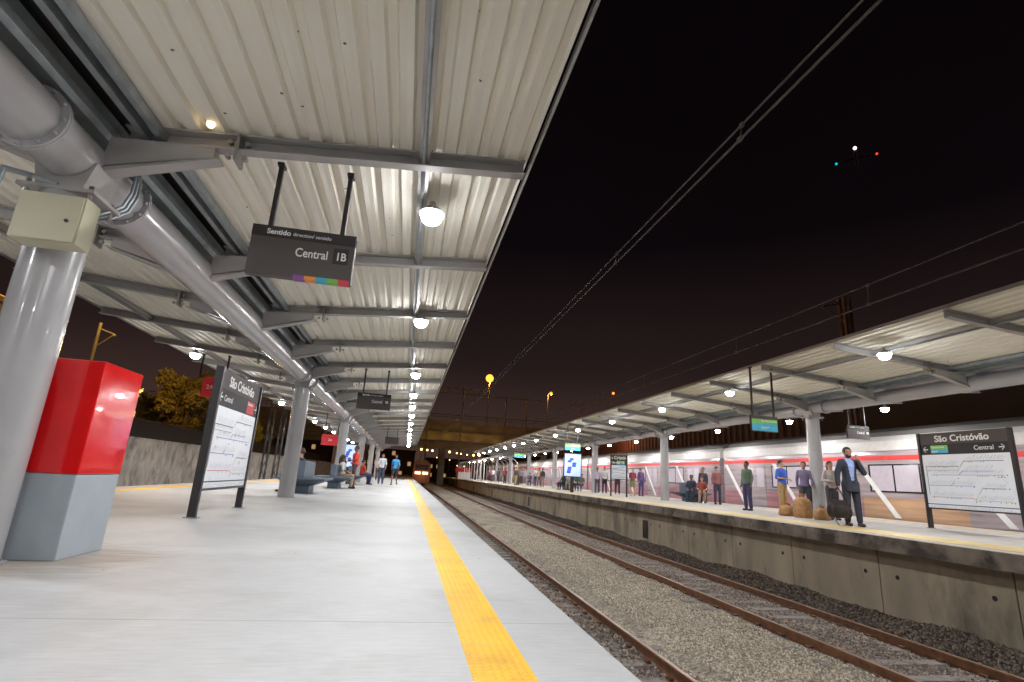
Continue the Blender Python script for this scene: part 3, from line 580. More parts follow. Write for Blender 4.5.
def fig_meshes(kind,vox,opts):
    J=pose(kind); V=lambda k: Vector(J[k]); b=MB()
    sit=kind=='sit'
    # ---- body (skin)
    capsule(b,V('pel'),V('wai'),.125,.115); capsule(b,V('wai'),V('che'),.115,.135); 
    b.ball(V('che')+Vector((0,0,.02)),.15,14,10,sc=(1.12,.72,.8)); b.ball(V('pel'),.15,14,10,sc=(1.1,.8,.8))
    capsule(b,V('nek')-Vector((0,0,.04)),V('hed')-Vector((0,.01,.06)),.062,.055)
    hd=V('hed'); b.ball(hd+Vector((0,-.01,.02)),.098,18,14,sc=(.82,1.0,1.08)); b.ball(hd+Vector((0,.028,-.055)),.066,14,10,sc=(.85,.9,1.0))
    b.ball(hd+Vector((0,.10,-.015)),.017,8,6,sc=(.8,1.1,1.5)); b.ball(hd+Vector((0,.078,-.062)),.022,8,6,sc=(1.2,.7,.5))
    for s in (1,-1): b.ball(hd+Vector((s*.083,-.005,0)),.026,8,6,sc=(.4,.8,1.2)); b.ball(hd+Vector((s*.032,.086,.035)),.02,8,6,sc=(1.2,.5,.45))
    for k,s in (('R',1),('L',-1)):
        capsule(b,V('sh'+k),V('el'+k),.052,.040); capsule(b,V('el'+k),V('wr'+k),.040,.027)
        capsule(b,V('hip'+k),V('kn'+k),.085,.055); capsule(b,V('kn'+k),V('an'+k),.056,.036)
        an=V('an'+k); capsule(b,an+Vector((0,-.03,-.045)),an+Vector((0,.14,-.055)),.036,.03)
        d=(V('wr'+k)-V('el'+k)).normalized(); w=V('wr'+k); 
        side=Vector((0,1,0)) if abs(d.y)<.8 else Vector((1,0,0)); side=(side-d*side.dot(d)).normalized(); nrm=d.cross(side)
        b.ball(w+d*.05,.042,10,8,sc=(.75,.95,1.0))
        curl=-nrm*s if k=='R' else nrm
        for i in range(4):
            base=w+d*.075+side*(.03-.02*i); L_=(.075,.085,.08,.06)[i]
            mid=base+d*L_*.5+curl*.01*-s; tip=mid+d*L_*.35+curl*.035*-s
            capsule(b,base,mid,.0095,.0088,6); capsule(b,mid,tip,.0088,.0075,6)
        tb=w+d*.035+side*.035; tm=tb+d*.03+side*.028; capsule(b,tb,tm,.011,.0095,6); capsule(b,tm,tm+d*.03,.0095,.008,6)
    out={'body':remesh(b,'body',vox)}
    # ---- top
    g=.014+(0.007 if opts.get('jacket') else 0); t=MB()
    t.tube(V('wai')-Vector((0,0,.17)),V('wai'),.142+g,.120+g,18); capsule(t,V('wai'),V('che'),.122+g,.138+g); t.ball(V('che')+Vector((0,0,.025)),.15+g,14,10,sc=(1.15,.74,.82))
    if opts.get('jacket') and not sit: t.tube(V('pel')-Vector((0,0,.20)),V('wai'),.165+g*.5,.125+g,16)
    for k in 'RL':
        capsule(t,V('sh'+k)+Vector((0,0,-.005)),V('el'+k),.048+g,.040+g)
        if opts.get('long') or opts.get('jacket'): capsule(t,V('el'+k),V('el'+k).lerp(V('wr'+k),.93),.040+g,.030+g*.8)
        else: pass
        capsule(t,V('sh'+k),V('che')+Vector((0,0,.10)),.045+g,.065)
    zc=V('nek').z
    tz=V('wai').z-.12
    cut=None
    if opts.get('jacket'):
        c0=V('che').z
        cut=lambda c: (c.y>.02 and abs(c.x)<.035+.055*max(0,(c.z-(c0-.28))/.4) and c.z>V('pel').z-.02 and c.z<zc+.03)
    out['jacket' if opts.get('jacket') else 'shirt']=remesh(t,'top',vox*.95,4,cut)
    if opts.get('jacket'):
        t2=MB(); capsule(t2,V('wai')-Vector((0,0,.1)),V('wai'),.136,.126); capsule(t2,V('wai'),V('che'),.126,.142); t2.ball(V('che')+Vector((0,0,.03)),.155,14,10,sc=(1.1,.74,.8)); capsule(t2,V('nek')-Vector((0,0,.05)),V('nek')+Vector((0,0,.0)),.075,.07)
        out['shirt']=remesh(t2,'shirt',vox,3)
    # ---- bottom
    q=MB(); q.ball(V('pel')-Vector((0,0,.01)),.162,14,10,sc=(1.1,.82,.85)); capsule(q,V('pel'),V('pel')+Vector((0,0,.08)),.14,.132)
    for k in 'RL':
        if opts.get('shorts'): capsule(q,V('hip'+k),V('hip'+k).lerp(V('kn'+k),.8),.10,.085)
        else: capsule(q,V('hip'+k),V('kn'+k),.100,.076); capsule(q,V('kn'+k),V('kn'+k).lerp(V('an'+k),.93),.076,.062)
    out['trousers']=remesh(q,'trousers',vox)
    s_=MB()
    for k in 'RL':
        an=V('an'+k); capsule(s_,an+Vector((0,-.035,-.043)),an+Vector((0,.15,-.052)),.046,.038)
    out['shoes']=remesh(s_,'shoes',vox*.8)
    h=MB(); h.ball(hd+Vector((0,-.022,.038)),.104,16,12,sc=(.88,1.0,1.0))
    if opts.get('longhair'): capsule(h,hd+Vector((0,-.06,.02)),hd+Vector((0,-.085,-.20)),.085,.06)
    hc=hd.copy()
    out['hair']=remesh(h,'hair',vox,2,(lambda c: c.y>hc.y+.045 and c.z<hc.z+.075))
    if opts.get('beard'):
        bd=MB(); bd.ball(hd+Vector((0,.032,-.07)),.066,14,10,sc=(.92,.95,.9)); 
        out['beard']=remesh(bd,'beard',vox*.8,2,(lambda c: c.z>hc.z-.04 or (c.z>hc.z-.085 and abs(c.x)<.02 and c.y>hc.y+.07 and c.z>hc.z-.075)))
    return out
_fc={}; _mc={}
def cmat(col,name,rough=.85):
    k=(name,col)
    if k not in _mc: _mc[k]=mat(name,col,rough,0,.15,14,.15,90)
    return _mc[k]
SK=[(.42,.23,.15),(.20,.10,.06),(.52,.32,.22)]
def person(loc,rz,kind,top,bot,label,H=1.72,vox=.022,hair=(.02,.015,.012),skin=0,group=None,shoe=(.03,.025,.025),shirt=None,**o):
    key=(kind,vox,tuple(sorted(o.items())))
    if key not in _fc: _fc[key]=fig_meshes(kind,vox,o)
    e_=empty('person',loc,rz); e_.scale=(H/1.73,)*3; tag(e_,label,'person',group)
    cols={'body':(SK[skin],'skin',.5),'shirt':((shirt or top),'cloth',.85),'jacket':(top,'cloth',.8),'trousers':(bot,'cloth',.85),'shoes':(shoe,'shoe',.5),'hair':(hair,'hair',.6),'beard':(hair,'hair',.7)}
    for n,me in _fc[key].items():
        ob=bpy.data.objects.new(n,me); COL.objects.link(ob); ob.parent=e_
        if not me.materials: me.materials.append(None)
        ob.material_slots[0].link='OBJECT'; c=cols[n]; ob.material_slots[0].material=cmat(c[0],c[1],c[2])
    return e_
# the man in the suit
MP=(10.4,11.15,ZR)
MRZ=math.radians(162)
person(MP,MRZ,'phone',(.035,.042,.062),(.035,.038,.05),'bearded man in dark suit and pale blue shirt holding a hand to his face',H=1.80,vox=.0105,skin=0,shirt=(.32,.42,.75),jacket=True,beard=True,shoe=(.05,.025,.015))
k_=1.80/1.73
def loc2w(p): return Vector(MP)+Matrix.Rotation(MRZ,3,'Z')@(Vector(p)*k_)
# the big dark bag in his hand
hp=loc2w((.285,.02,.80))
bgo=empty('travel_bag',(hp.x-.03,hp.y-.02,hp.z-.69),math.radians(-43)); bgo.scale=(.82,.95,1.25); tag(bgo,'large dark leather travel bag hanging from the suited man\'s hand','bag')
_b=MB(); _b.hexa([(-.24,-.10,.02),(.24,-.10,.02),(.24,.10,.02),(-.24,.10,.02),(-.20,-.04,.36),(.17,-.04,.34),(.17,.04,.34),(-.20,.04,.36)]); _b.ball((.18,0,.13),.12,14,10,sc=(1.2,.9,1)); _b.ball((-.19,0,.15),.13,14,10,sc=(1,.9,1.1)); _b.ball((0,-.08,.14),.11,12,8,sc=(1.5,.5,1))
_me=remesh(_b,'bag_body',.014,5); _me.materials.append(M['leather']); _o=bpy.data.objects.new('bag_body',_me); COL.objects.link(_o); _o.parent=bgo
m=MB()
for s in (-.07,.07): m.path([(-.14,s,.36),(-.07,s*.6,.50),(0,s*.2,.575),(.07,s*.6,.50),(.14,s,.36)],.011,8)
m.build('handle','leather',bgo)
m=MB(); m.path([(.28,.02,.28),(.24,.08,.05),(.12,.10,-.11),(-.02,.09,-.13),(-.12,.07,-.03),(-.2,.05,.12)],.011,8); m.build('strap','leather',bgo)
def grey(v): return (v,v,v)
# ---- near platform people
person((-2.10,23.3,0),math.radians(95),'hands',(.62,.05,.025),(.10,.05,.06),'man in bright red shirt and dark trousers standing by the bench, leaning towards it',H=1.72,skin=1)
person((-3.12,17.0,0),math.radians(70),'sit',(.03,.035,.06),(.03,.035,.06),'seated person with brown hair and white collar behind the second column',skin=2,hair=(.10,.05,.03),long=True)
person((-2.55,22.9,0),math.radians(-90),'sit',(.55,.55,.52),(.35,.25,.15),'seated person in pale top on the second bench',skin=1,longhair=True)
person((-2.3,30.2,0),math.radians(-60),'sit',(.55,.05,.04),(.03,.05,.12),'seated person in red top and blue jeans near the fourth column',skin=0)
person((-1.40,32.6,0),PI,'stand',(.62,.66,.70),(.05,.06,.10),'person in white shirt and dark trousers standing left of the blue shirted one',H=1.74,skin=0,group=None)
person((-.62,32.4,0),PI-.2,'walk',(.06,.30,.62),(.03,.03,.045),'person in bright blue shirt with dark shorts walking near the yellow strip',H=1.72,skin=1,shorts=True)
person((-2.2,44.5,0),PI,'stand',(.5,.5,.5),(.06,.06,.08),'distant person in pale shirt under the near canopy',skin=0)
person((-3.2,27.0,0),PI/2,'stand',(.35,.4,.5),(.08,.1,.2),'person in pale blue standing beside the third column',skin=0,long=True)
bp_=empty('backpack',(-2.62,23.2,.84)); tag(bp_,'dark backpack held up by the man in the red shirt','backpack')
m=MB(); m.ball((0,0,.25),.24,14,10,sc=(.6,.75,1.05)); m.ball((.10,0,.16),.14,12,8,sc=(.6,1,1)); m.build('pack_body','leather',bp_)
# ---- far platform people (positions by foot point)
PP=[((12.05,13.6),2.9,'hands',(.42,.36,.34),(.06,.05,.06),'woman in grey top with a dark bag just behind the suited man',dict(longhair=True,long=True)),
((11.9,17.3),1.8,'stand',(.10,.14,.10),(.05,.04,.10),'person in dark green top and dark trousers left of the tall column',dict(long=True)),
((12.6,16.4),3.4,'hands',(.05,.13,.55),(.42,.27,.12),'person in bright blue top and tan trousers near the brown sacks',dict()),
((12.25,14.9),2.3,'walk',(.16,.13,.22),(.05,.05,.06),'person in dull violet clothes standing against the tall column',dict(long=True)),
((13.75,24.4),2.4,'sit',(.05,.05,.09),(.04,.06,.10),'seated person in dark blue with white shoes, leftmost of the bench trio',dict(long=True)),
((13.9,23.7),2.6,'sit',(.42,.10,.08),(.35,.22,.16),'seated person in orange red top, middle of the bench trio',dict(longhair=True)),
((14.5,24.6),2.2,'stand',(.07,.06,.08),(.05,.05,.07),'person with a reddish cap and dark top behind the bench trio',dict(long=True)),
((13.42,33.0),2.8,'hands',(.45,.36,.50),(.06,.04,.06),'person in pale lilac top and dark trousers beside the small map board',dict(long=True)),
((13.8,31.5),2.6,'stand',(.26,.05,.08),(.20,.24,.12),'person in maroon shirt and green shorts waiting',dict(shorts=True)),
((14.4,31.6),3.3,'stand',(.10,.06,.18),(.06,.05,.14),'person dressed in dark violet beside the maroon shirt',dict(long=True)),
((13.2,36.2),2.4,'stand',(.60,.12,.35),(.03,.32,.25),'person in pink and turquoise clothes on the far platform',dict()),
((12.6,35.0),2.9,'stand',(.05,.35,.60),(.10,.40,.10),'person in bright turquoise top and green trousers',dict()),
((11.7,39.3),2.0,'sit',(.04,.035,.05),(.03,.03,.04),'seated person all in black, leftmost of the distant seated row',dict(long=True)),
((12.0,38.6),2.4,'sit',(.30,.26,.20),(.30,.24,.18),'seated person in beige clothes in the distant seated row',dict()),
((12.6,39.0),2.4,'sit',(.08,.14,.09),(.05,.06,.06),'seated person in dark green in the distant seated row',dict(long=True)),
((12.7,38.0),2.4,'sit',(.12,.16,.12),(.05,.08,.16),'seated person in green top and jeans, rightmost of the distant seated row',dict()),
((12.4,48.5),2.6,'stand',(.05,.04,.06),(.30,.18,.15),'distant person in black jacket standing alone',dict(long=True)),
((12.8,53.0),3.6,'hands',(.62,.66,.7),(.06,.08,.16),'distant person in white shirt and jeans',dict()),
((10.2,50.0),2.2,'stand',(.07,.05,.05),(.38,.32,.12),'distant person in dark top and yellowish trousers near the platform edge',dict(long=True)),
((10.7,58.5),2.8,'stand',(.22,.05,.06),(.08,.04,.05),'distant person in dark red clothes near the platform edge',dict(long=True)),
((11.6,55.0),2.8,'walk',(.30,.26,.3),(.08,.07,.1),'distant walking person in grey',dict()),
((12.6,50.5),2.8,'walk',(.55,.35,.15),(.10,.06,.06),'distant walking person in orange brown top',dict()),
((11.5,72),2.8,'stand',(.5,.5,.55),(.08,.08,.12),'far off person in pale shirt',dict()),
((12.6,80),2.8,'stand',(.10,.08,.1),(.05,.05,.07),'far off person in dark clothes at the end of the far platform',dict(long=True)),
((13.0,34.2),3.0,'stand',(.62,.60,.58),(.06,.05,.08),'person in white shirt half behind the small map board',dict()),
((12.2,33.4),2.7,'walk',(.52,.44,.56),(.10,.06,.10),'walking person in light violet left of the small map board',dict(long=True)),
((14.2,22.9),2.9,'stand',(.30,.12,.12),(.06,.05,.08),'person in dull red standing right of the bench trio',dict(long=True)),
((10.9,52.3),2.3,'stand',(.25,.18,.14),(.06,.05,.07),'distant person in brown top beside the one in yellowish trousers',dict(long=True)),
((11.3,49.0),2.9,'sit',(.10,.08,.12),(.05,.05,.08),'distant seated person in black below the green sign',dict(long=True)),
((11.9,57.0),3.2,'stand',(.5,.2,.22),(.08,.07,.1),'distant person in pink shirt facing the track',dict()),
((12.9,60.0),2.4,'hands',(.10,.25,.40),(.07,.07,.1),'distant person in blue shirt near the train',dict()),
((10.9,64.0),2.8,'stand',(.08,.07,.09),(.06,.05,.06),'distant person in black at the far part of the platform',dict(long=True)),
((12.0,66.0),3.3,'walk',(.5,.48,.45),(.10,.10,.14),'distant walking person in cream shirt',dict()),
((11.9,77),2.8,'stand',(.40,.10,.12),(.05,.05,.07),'far off person in dark red standing by the arched frames',dict(long=True)),
((11.3,88),2.8,'walk',(.45,.1,.1),(.06,.06,.08),'far off walking person in red top',dict())]
for i,((x,yv),a,kd,tp,bt,lb,op) in enumerate(PP):
    person((x,yv,ZR),a,kd,tp,bt,lb,H=1.62+.03*((i*7)%5),vox=.03 if yv>30 else .022,skin=i%3,hair=[(.02,.015,.012),(.035,.02,.012),(.012,.010,.010),(.09,.05,.03)][(i*5)%4],**op)
# sacks on the far platform
for i,(x,yv,s_,h_,lb) in enumerate([(11.45,14.75,.24,.36,'brown cloth sack, leftmost of the sacks at the column foot'),(11.35,13.95,.27,.66,'tallest brown cloth sack at the column foot'),(11.4,13.3,.23,.36,'brown cloth sack, rightmost of the sacks behind the suited man')]):
    e_=empty('sack',(x,yv,ZR)); tag(e_,lb,'sack','brown sacks beside the column')
    m=MB(); pr=[(.02,0),(.86,.0),(.97,.10),(1.0,.3),(.95,.55),(.9,.75),(.72,.90),(.38,.96),(.25,.985)]; n_=22
    vs=[]
    for (rr,zz) in pr:
        for j in range(n_):
            a=2*PI*j/n_; w=1+.06*math.sin(3*a+i)+.04*math.sin(5*a+zz*9+i*2); vs.append((math.cos(a)*rr*s_*w*1.02,math.sin(a)*rr*s_*w*.8,zz*h_*.88))
    m.add(vs,[(r_*n_+j,r_*n_+(j+1)%n_,(r_+1)*n_+(j+1)%n_,(r_+1)*n_+j) for r_ in range(len(pr)-1) for j in range(n_)],True); m.build('sack_body','tanbag',e_)
    m=MB(); m.tube((0,0,h_*.86),(0,0,h_*.90),s_*.25,s_*.14,n=12); m.tube((0,0,h_*.90),(.02,0,h_),s_*.14,s_*.34,n=12); m.build('tied_neck','tanbag',e_)
# ------------------------------------------------------------------ train at the far platform
TR=empty('passenger_train',(16.75,0,0)); tag(TR,'long pale passenger train with red stripe and lit windows behind the far platform','train')
L=22.0
zf=ZR
def car_mesh():
    m=MB(); pr=[(0,-.95),(-.03,.1),(-.03,2.36),(.03,2.52),(.10,2.62),(2.7,2.62),(2.83,2.36),(2.83,.1),(2.8,-.95)]
    m.prism(pr,'y',.2,L-.2); return m
car=car_mesh().build('car_body','trainbody',TR)
m=MB(); m.prism([(-.01,2.50),(.0,2.84),(.14,3.02),(2.66,3.02),(2.80,2.84),(2.81,2.50)],'y',.15,L-.15); m.build('cantrail','trainwhite',car)
m=MB(); m.prism([(.20,3.02),(.30,3.20),(.8,3.38),(1.4,3.44),(2.0,3.38),(2.5,3.20),(2.6,3.02)],'y',.25,L-.25); m.build('roof','traingrey',car)
m=MB(); m.box(-.036,-.02,.2,L-.2,2.16,2.32); m.build('red_stripe','trainred',car)
m=MB(); m.box(-.036,-.02,.2,L-.2,.12,.85); m.build('lower_panel','trainpink',car)
for i,yy in enumerate((2.2,7.6,13.0,18.4)):
    d=MB(); d.box(-.045,-.022,yy,yy+1.5,.16,2.14); do=d.build('door','trainbody',car)
    d=MB(); 
    for q in (0,.77): d.box(-.052,-.043,yy+q+.12,yy+q+.62,1.05,1.95)
    d.build('door_glass','glasslit',do)
    if i<3:
        w=MB(); w.box(-.042,-.022,yy+1.9,yy+4.95,1.05,2.02); wo=w.build('window','glassdark',car)
        w=MB(); 
        for q in range(3): w.box(-.048,-.041,yy+1.96+q*.99,yy+2.88+q*.99,1.10,1.97)
        w.build('pane','glasslit',wo)
for yy in (3.3,7.8,11.4,16.1,19.9):   # slanted white bars: light streaks shaped as solid painted marks
    m=MB(); yq=-.056; m.add([(yq,yy,.2),(yq,yy+.22,.2),(yq,yy+1.77,2.12),(yq,yy+1.55,2.12),(yq+.03,yy,.2),(yq+.03,yy+.2,.2),(yq+.03,yy+1.75,2.12),(yq+.03,yy+1.55,2.12)],[(0,1,2,3),(7,6,5,4),(0,4,5,1),(1,5,6,2),(2,6,7,3),(3,7,4,0)]); m.build('light_streak_mark','white',car)
for sy in (3,L-3):
    m=MB()
    for d in (-1.1,1.1): m.tube((.15,sy+d,-1.0),(.3,sy+d,-1.0),.42,n=16)
    m.box(.1,2.7,sy-1.5,sy+1.5,-1.0,-.8); m.build('bogie','darkmetal',car)
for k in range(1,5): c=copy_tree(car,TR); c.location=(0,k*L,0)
for k in range(0,5):
    if k: m=MB(); m.box(.25,2.55,k*L-.22,k*L+.22,-.3,2.5); m.build('gangway','darkmetal',TR)
TR.location=(16.78,4.5,0)
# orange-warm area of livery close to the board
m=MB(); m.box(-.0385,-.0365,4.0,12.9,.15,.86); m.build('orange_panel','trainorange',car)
# ------------------------------------------------------------------ approaching train, far on the near track
AT=empty('approaching_train',(2.57,92,0)); tag(AT,'dark approaching train with glaring orange headlights far down the near track','train')
m=MB(); m.prism([(-1.4,-.9),(1.4,-.9),(1.45,.3),(1.4,2.3),(.9,2.8),(-.9,2.8),(-1.4,2.3),(-1.45,.3)],'y',0,22); ab=m.build('car_body','darkbld',AT)
m=MB(); m.box(-1.1,1.1,-.03,.01,1.2,2.1); m.build('windscreen','glassdark',AT)
for s in (-1,1):
    m=MB(); m.box(s*.62-.45,s*.62+.45,-.06,-.031,.55,.95); m.build('headlight','headl',AT)
light('headlight_glow',(0,-1.2,.7),120,(1,.4,.2),.3,AT)
# ------------------------------------------------------------------ overhead wires
def wirepair(xc,z1,z2,y0,y1,label,drop):
    e_=empty('overhead_wire',(xc,0,0)); tag(e_,label,'overhead wire','overhead wires')
    MB().tube((0,y0,z1),(0,y1,z1),.014,n=6).build('contact_wire','wire',e_)
    m=MB(); m.tube((.03,y0,z2),(.03,y1,z2),.012,n=6); m.build('messenger_wire','wire',e_)
    for d in drop:
        m=MB(); m.tube((0,d,z1),(.03,d,z2),.006,n=5); m.box(-.015,.015,d-.03,d+.03,z1-.015,z1+.03); m.box(.015,.045,d-.025,d+.025,z2-.025,z2+.018)
        m.build('dropper','wire',e_)
wirepair(2.95,4.20,4.38,-5,150,'pair of overhead wires above the near track crossing the black sky',[4.1,7.4,12,17,24,32,42])
wirepair(7.4,3.97,4.33,-5,150,'pair of overhead wires above the far track just over the far canopy edge',[7.16,10.9,16,23,32])
# catenary masts
def mast(loc,h,label,wd=.16,lat=True,arm=2.0,m_='rustfence',am=.018):
    e_=empty('catenary_mast',loc); tag(e_,label,'mast')
    m=MB()
    if lat:
        for sx in (-wd,wd):
            for sy in (-wd,wd): m.box(sx-am,sx+am,sy-am,sy+am,0,h)
        z=0; s=1
        while z<h-.5: 
            for sy in (-wd,wd): m.tube((-wd*s,sy,z),(wd*s,sy,z+.5),.014,n=5)
            for sx in (-wd,wd): m.tube((sx,-wd*s,z),(sx,wd*s,z+.5),.014,n=5)
            z+=.5; s=-s
    else: m.tube((0,0,0),(0,0,h),.10,.07,n=10)
    m.build('post',m_,e_)
    if arm:
        m=MB(); m.tube((0,0,h-.3),(-arm,0,h-.55),.035,n=8); m.tube((0,0,h-1.3),(-arm,0,h-.55),.025,n=8); m.ball((-arm,0,h-.62),.09,8,6); m.build('arm',m_,e_)
    return e_
mast((20.5,21.2,-1.6),12.0,'brown lattice catenary mast rising behind the far canopy',wd=.15,arm=1.2,am=.07)
mast((-8.0,33.0,-1.5),5.9,'left one of two dark lattice masts by the stained wall',.12,True,0,'darkmetal')
mast((-7.35,33.0,-1.5),5.9,'right one of two dark lattice masts by the stained wall',.12,True,0,'darkmetal')
mast((20.6,62,-1.6),12,'distant catenary mast behind the far canopy',arm=1.5)
# ------------------------------------------------------------------ street lamps
def slamp(loc,h,arm,label,power,em='sodium',col=(1,.5,.14),r=.35,pole='pole_lit'):
    e_=empty('street_lamp',loc); tag(e_,label,'street lamp'); m=MB(); m.tube((0,0,0),(0,0,h-.4),.13,.08,n=10)
    m.path([(0,0,h-.42),(arm*.35,-.1,h-.1),(arm,-.3,h)],.06,8); m.build('pole','viaduct',e_)
    m=MB(); m.ball((arm,-.2,h+.0),r*.45,12,8,sc=(1.2,1.6,.5)); m.build('lamp_head','steel',e_)
    m=MB(); m.ball((arm,-.4,h-.22),r*.85,12,8); m.build('bulb',em,e_)
    if power: light('street_light',(arm,-.5,h-.9),power,col,.3,e_)
VZ=9.0
slamp((14.2,100,10.7),8.8,-.1,'tall street lamp with glaring orange light on the overpass',2600,r=.9)  # bulb oversized so that its shape carries the lamp's glare
slamp((26,100,11.0),6.6,.5,'smaller orange street lamp on the overpass right of the glaring one',500,'sodium2',r=.38)
slamp((27.5,70,2),11.4,.1,'orange lamp on a pole rising behind the far canopy',0,'sodium2',r=.22)
slamp((39.7,70,-1.7),9.2,.1,'orange lamp seen between the far canopy and the train',1500,'sodium2',r=.42)
mast((-16.4,30,-1.6),9.0,'yellow lit pole with small cross arm beyond the wall on the left',lat=False,arm=-.75,m_='viaduct')
slamp((-24,52,-1.6),8.2,.3,'small orange lamp left of the tree',1600,'sodium2',r=.16)
slamp((-18,62,-1.6),8.6,.2,'small orange lamp seen left of the second column',500,'sodium2',r=.16)
light('sodium_wash',(-15.6,28.6,8.6),500,(1,.62,.12),.3)
light('sodium_wash',(-15.8,38.5,7.0),1500,(1,.46,.08),.3)
# ------------------------------------------------------------------ overpass
ov=empty('overpass',(14,0,0)); tag(ov,'wide concrete overpass crossing above the tracks in the background','bridge')
m=MB(); m.box(-60,50,102.5,116,6.9,9.3); m.box(-60,50,101.4,102.4,8.62,10.7); m.build('deck','viaduct',ov)
m=MB(); m.box(-60,50,100.9,102.45,6.9,8.6); m.box(-60,50,101.7,102.45,5.4,6.88); m.build('girder','viaduct',ov)
for x in (-46,-22,-7.5,24,40):
    m=MB(); m.box(x-.6,x+.6,104,106,-1.7,8.0); m.box(x-1.8,x+1.8,103.5,106.5,7.0,7.98); m.build('pier','viaduct',ov)
m=MB()
for x in frange(-60,50,2.5): m.box(x-.03,x+.03,101.6,101.7,10.9,11.9)
m.box(-60,50,101.6,101.7,11.85,11.95); m.box(-60,50,101.6,101.7,11.4,11.46); m.build('railing','darkmetal',ov)
for x in frange(-8,17,3): 
    light('girder_wash',(x,99.9,7.6),17,(1,.62,.06),.3)  # unseen lights added close before the girder for its yellow band
# gantry structure left of the street lamp, and distant lattice beam
gt=empty('signal_gantry',(0,0,0)); tag(gt,'faint lattice gantry above the overpass beside the glaring lamp','gantry')
m=MB()
for x in (3,9,17,21): m.tube((x,96,-1.7),(x,96,16+(.5 if x<10 else -1)),.12,n=6)
m.tube((1,96,15.2),(24,96,15.2),.07,n=6); m.tube((1,96,16.2),(14,96,16.2),.06,n=6)
for x in frange(1,13,1.2): m.tube((x,96,15.2),(x+.6,96,16.2),.04,n=5); m.tube((x+.6,96,16.2),(x+1.2,96,15.2),.04,n=5)
m.build('lattice','viaduct',gt)
# small far lights and things beneath the overpass
rr_=random.Random(11)
for i in range(11):
    x=3+i*1.35+rr_.uniform(-.3,.3); e_=empty('distant_lamp',(x,125,0)); tag(e_,'small warm lamp in the string of lights under the overpass','lamp','string of small warm lights under the overpass')
    MB().ball((0,0,6.0-.06*i+rr_.uniform(-.15,.15)),.17+.1*rr_.random(),10,6).build('bulb','strlight',e_); MB().tube((0,0,-1.7),(0,0,5.8-.06*i),.05,n=6).build('pole','darkmetal',e_)
for i in range(9):
    x=5+i*2.3+rr_.uniform(-.6,.6); zz=rr_.uniform(2.2,4.6); e_=empty('distant_lamp',(x,132,0)); tag(e_,'tiny warm lamp scattered in the dark yard under the overpass','lamp','tiny lamps in the dark yard under the overpass')
    MB().ball((0,0,zz),.12,8,6).build('bulb','strlight',e_); MB().tube((0,0,-1.7),(0,0,zz-.1),.05,n=6).build('pole','darkmetal',e_)
wglow=mat('window_glow',(.5,.4,.3),.3,emis=(1,.6,.3),estr=.35)
for i,(x,yv,w,d,h) in enumerate([(-14,150,16,10,8),(6,170,14,10,7),(24,160,16,12,9),(42,150,18,10,11),(-40,140,20,12,10),(70,140,26,14,12)]):
    e_=empty('building',(x,yv,-1.7)); tag(e_,['dim block behind the far end of the near canopy','dim low block in the middle of the background','dim block behind the overpass above the far platform end','dim block right of the overpass lamps','dark block far left behind the near canopy','dark block far right behind the train'][i],'building')
    b_=MB().box(0,w,0,d,0,h).build('wall','darkbld',e_); m=MB()
    for zz in frange(1.5,h-1,2.6):
        for xx in frange(1,w-1,2.2):
            if rr_.random()<.35: MB().box(xx,xx+.9,-.03,.0,zz,zz+1.1).build('window',wglow,e_)
    MB().box(-.2,w+.2,-.2,d+.2,h,h+.3).build('roof','darkbld',e_)
light('yard_glow',(10,118,5),250,(1,.45,.15),.4)
# ------------------------------------------------------------------ left background
lw=empty('boundary_wall',(-11.6,0,0)); tag(lw,'stained old concrete wall across the track left of the platform','wall')
MB().box(-.18,.18,4,120,-1.6,1.48).build('wall_body','oldwall',lw)
MB().box(-.22,.22,4,120,1.483,1.56).build('coping','oldwall',lw)
ls=empty('shed',(-18,0,0)); tag(ls,'low long dark shed behind the stained wall on the left','building')
MB().box(-2,2,22,110,-1.7,2.85).build('wall','darkmetal',ls); MB().box(-2.15,2.15,21.8,110.2,2.853,2.97).build('roof','darkbld',ls)
el=empty('elevated_railway',(-31,0,0)); tag(el,'dark elevated concrete line with pillars in the left background','bridge')
m=MB(); m.box(-3,3,15,160,4.6,6.2); m.box(2.9,3.2,15,160,6.2,7.0); m.build('deck','darkbld',el)
for yv in frange(20,160,12): MB().box(-1,1,yv-.6,yv+.6,-1.7,4.6).build('pillar','darkbld',el)
b0=empty('building',(-24,24,-1.7)); tag(b0,'dark reddish building with narrow windows behind the red cabinet and first column','building')
MB().box(-8,4.2,-9,6,0,9.2).build('wall','darkbld',b0); MB().box(-8.2,4.4,-9.2,6.2,9.2,9.45).build('roof','darkbld',b0)
for yv in (-7.5,-5.6,-3.7,-1.8,.1,2,3.9): MB().box(4.19,4.24,yv,yv+.8,4.6,8.2).build('window','glassdark',b0)
MB().box(4.25,4.32,-9,6,9.46,9.52).build('glow_edge_strip','strlight',b0).data.materials[0]=mat('dim_edge',(.6,.3,.1),.4,emis=(1,.45,.1),estr=.4)  # self-glowing strip stands in for orange light on the roof edge
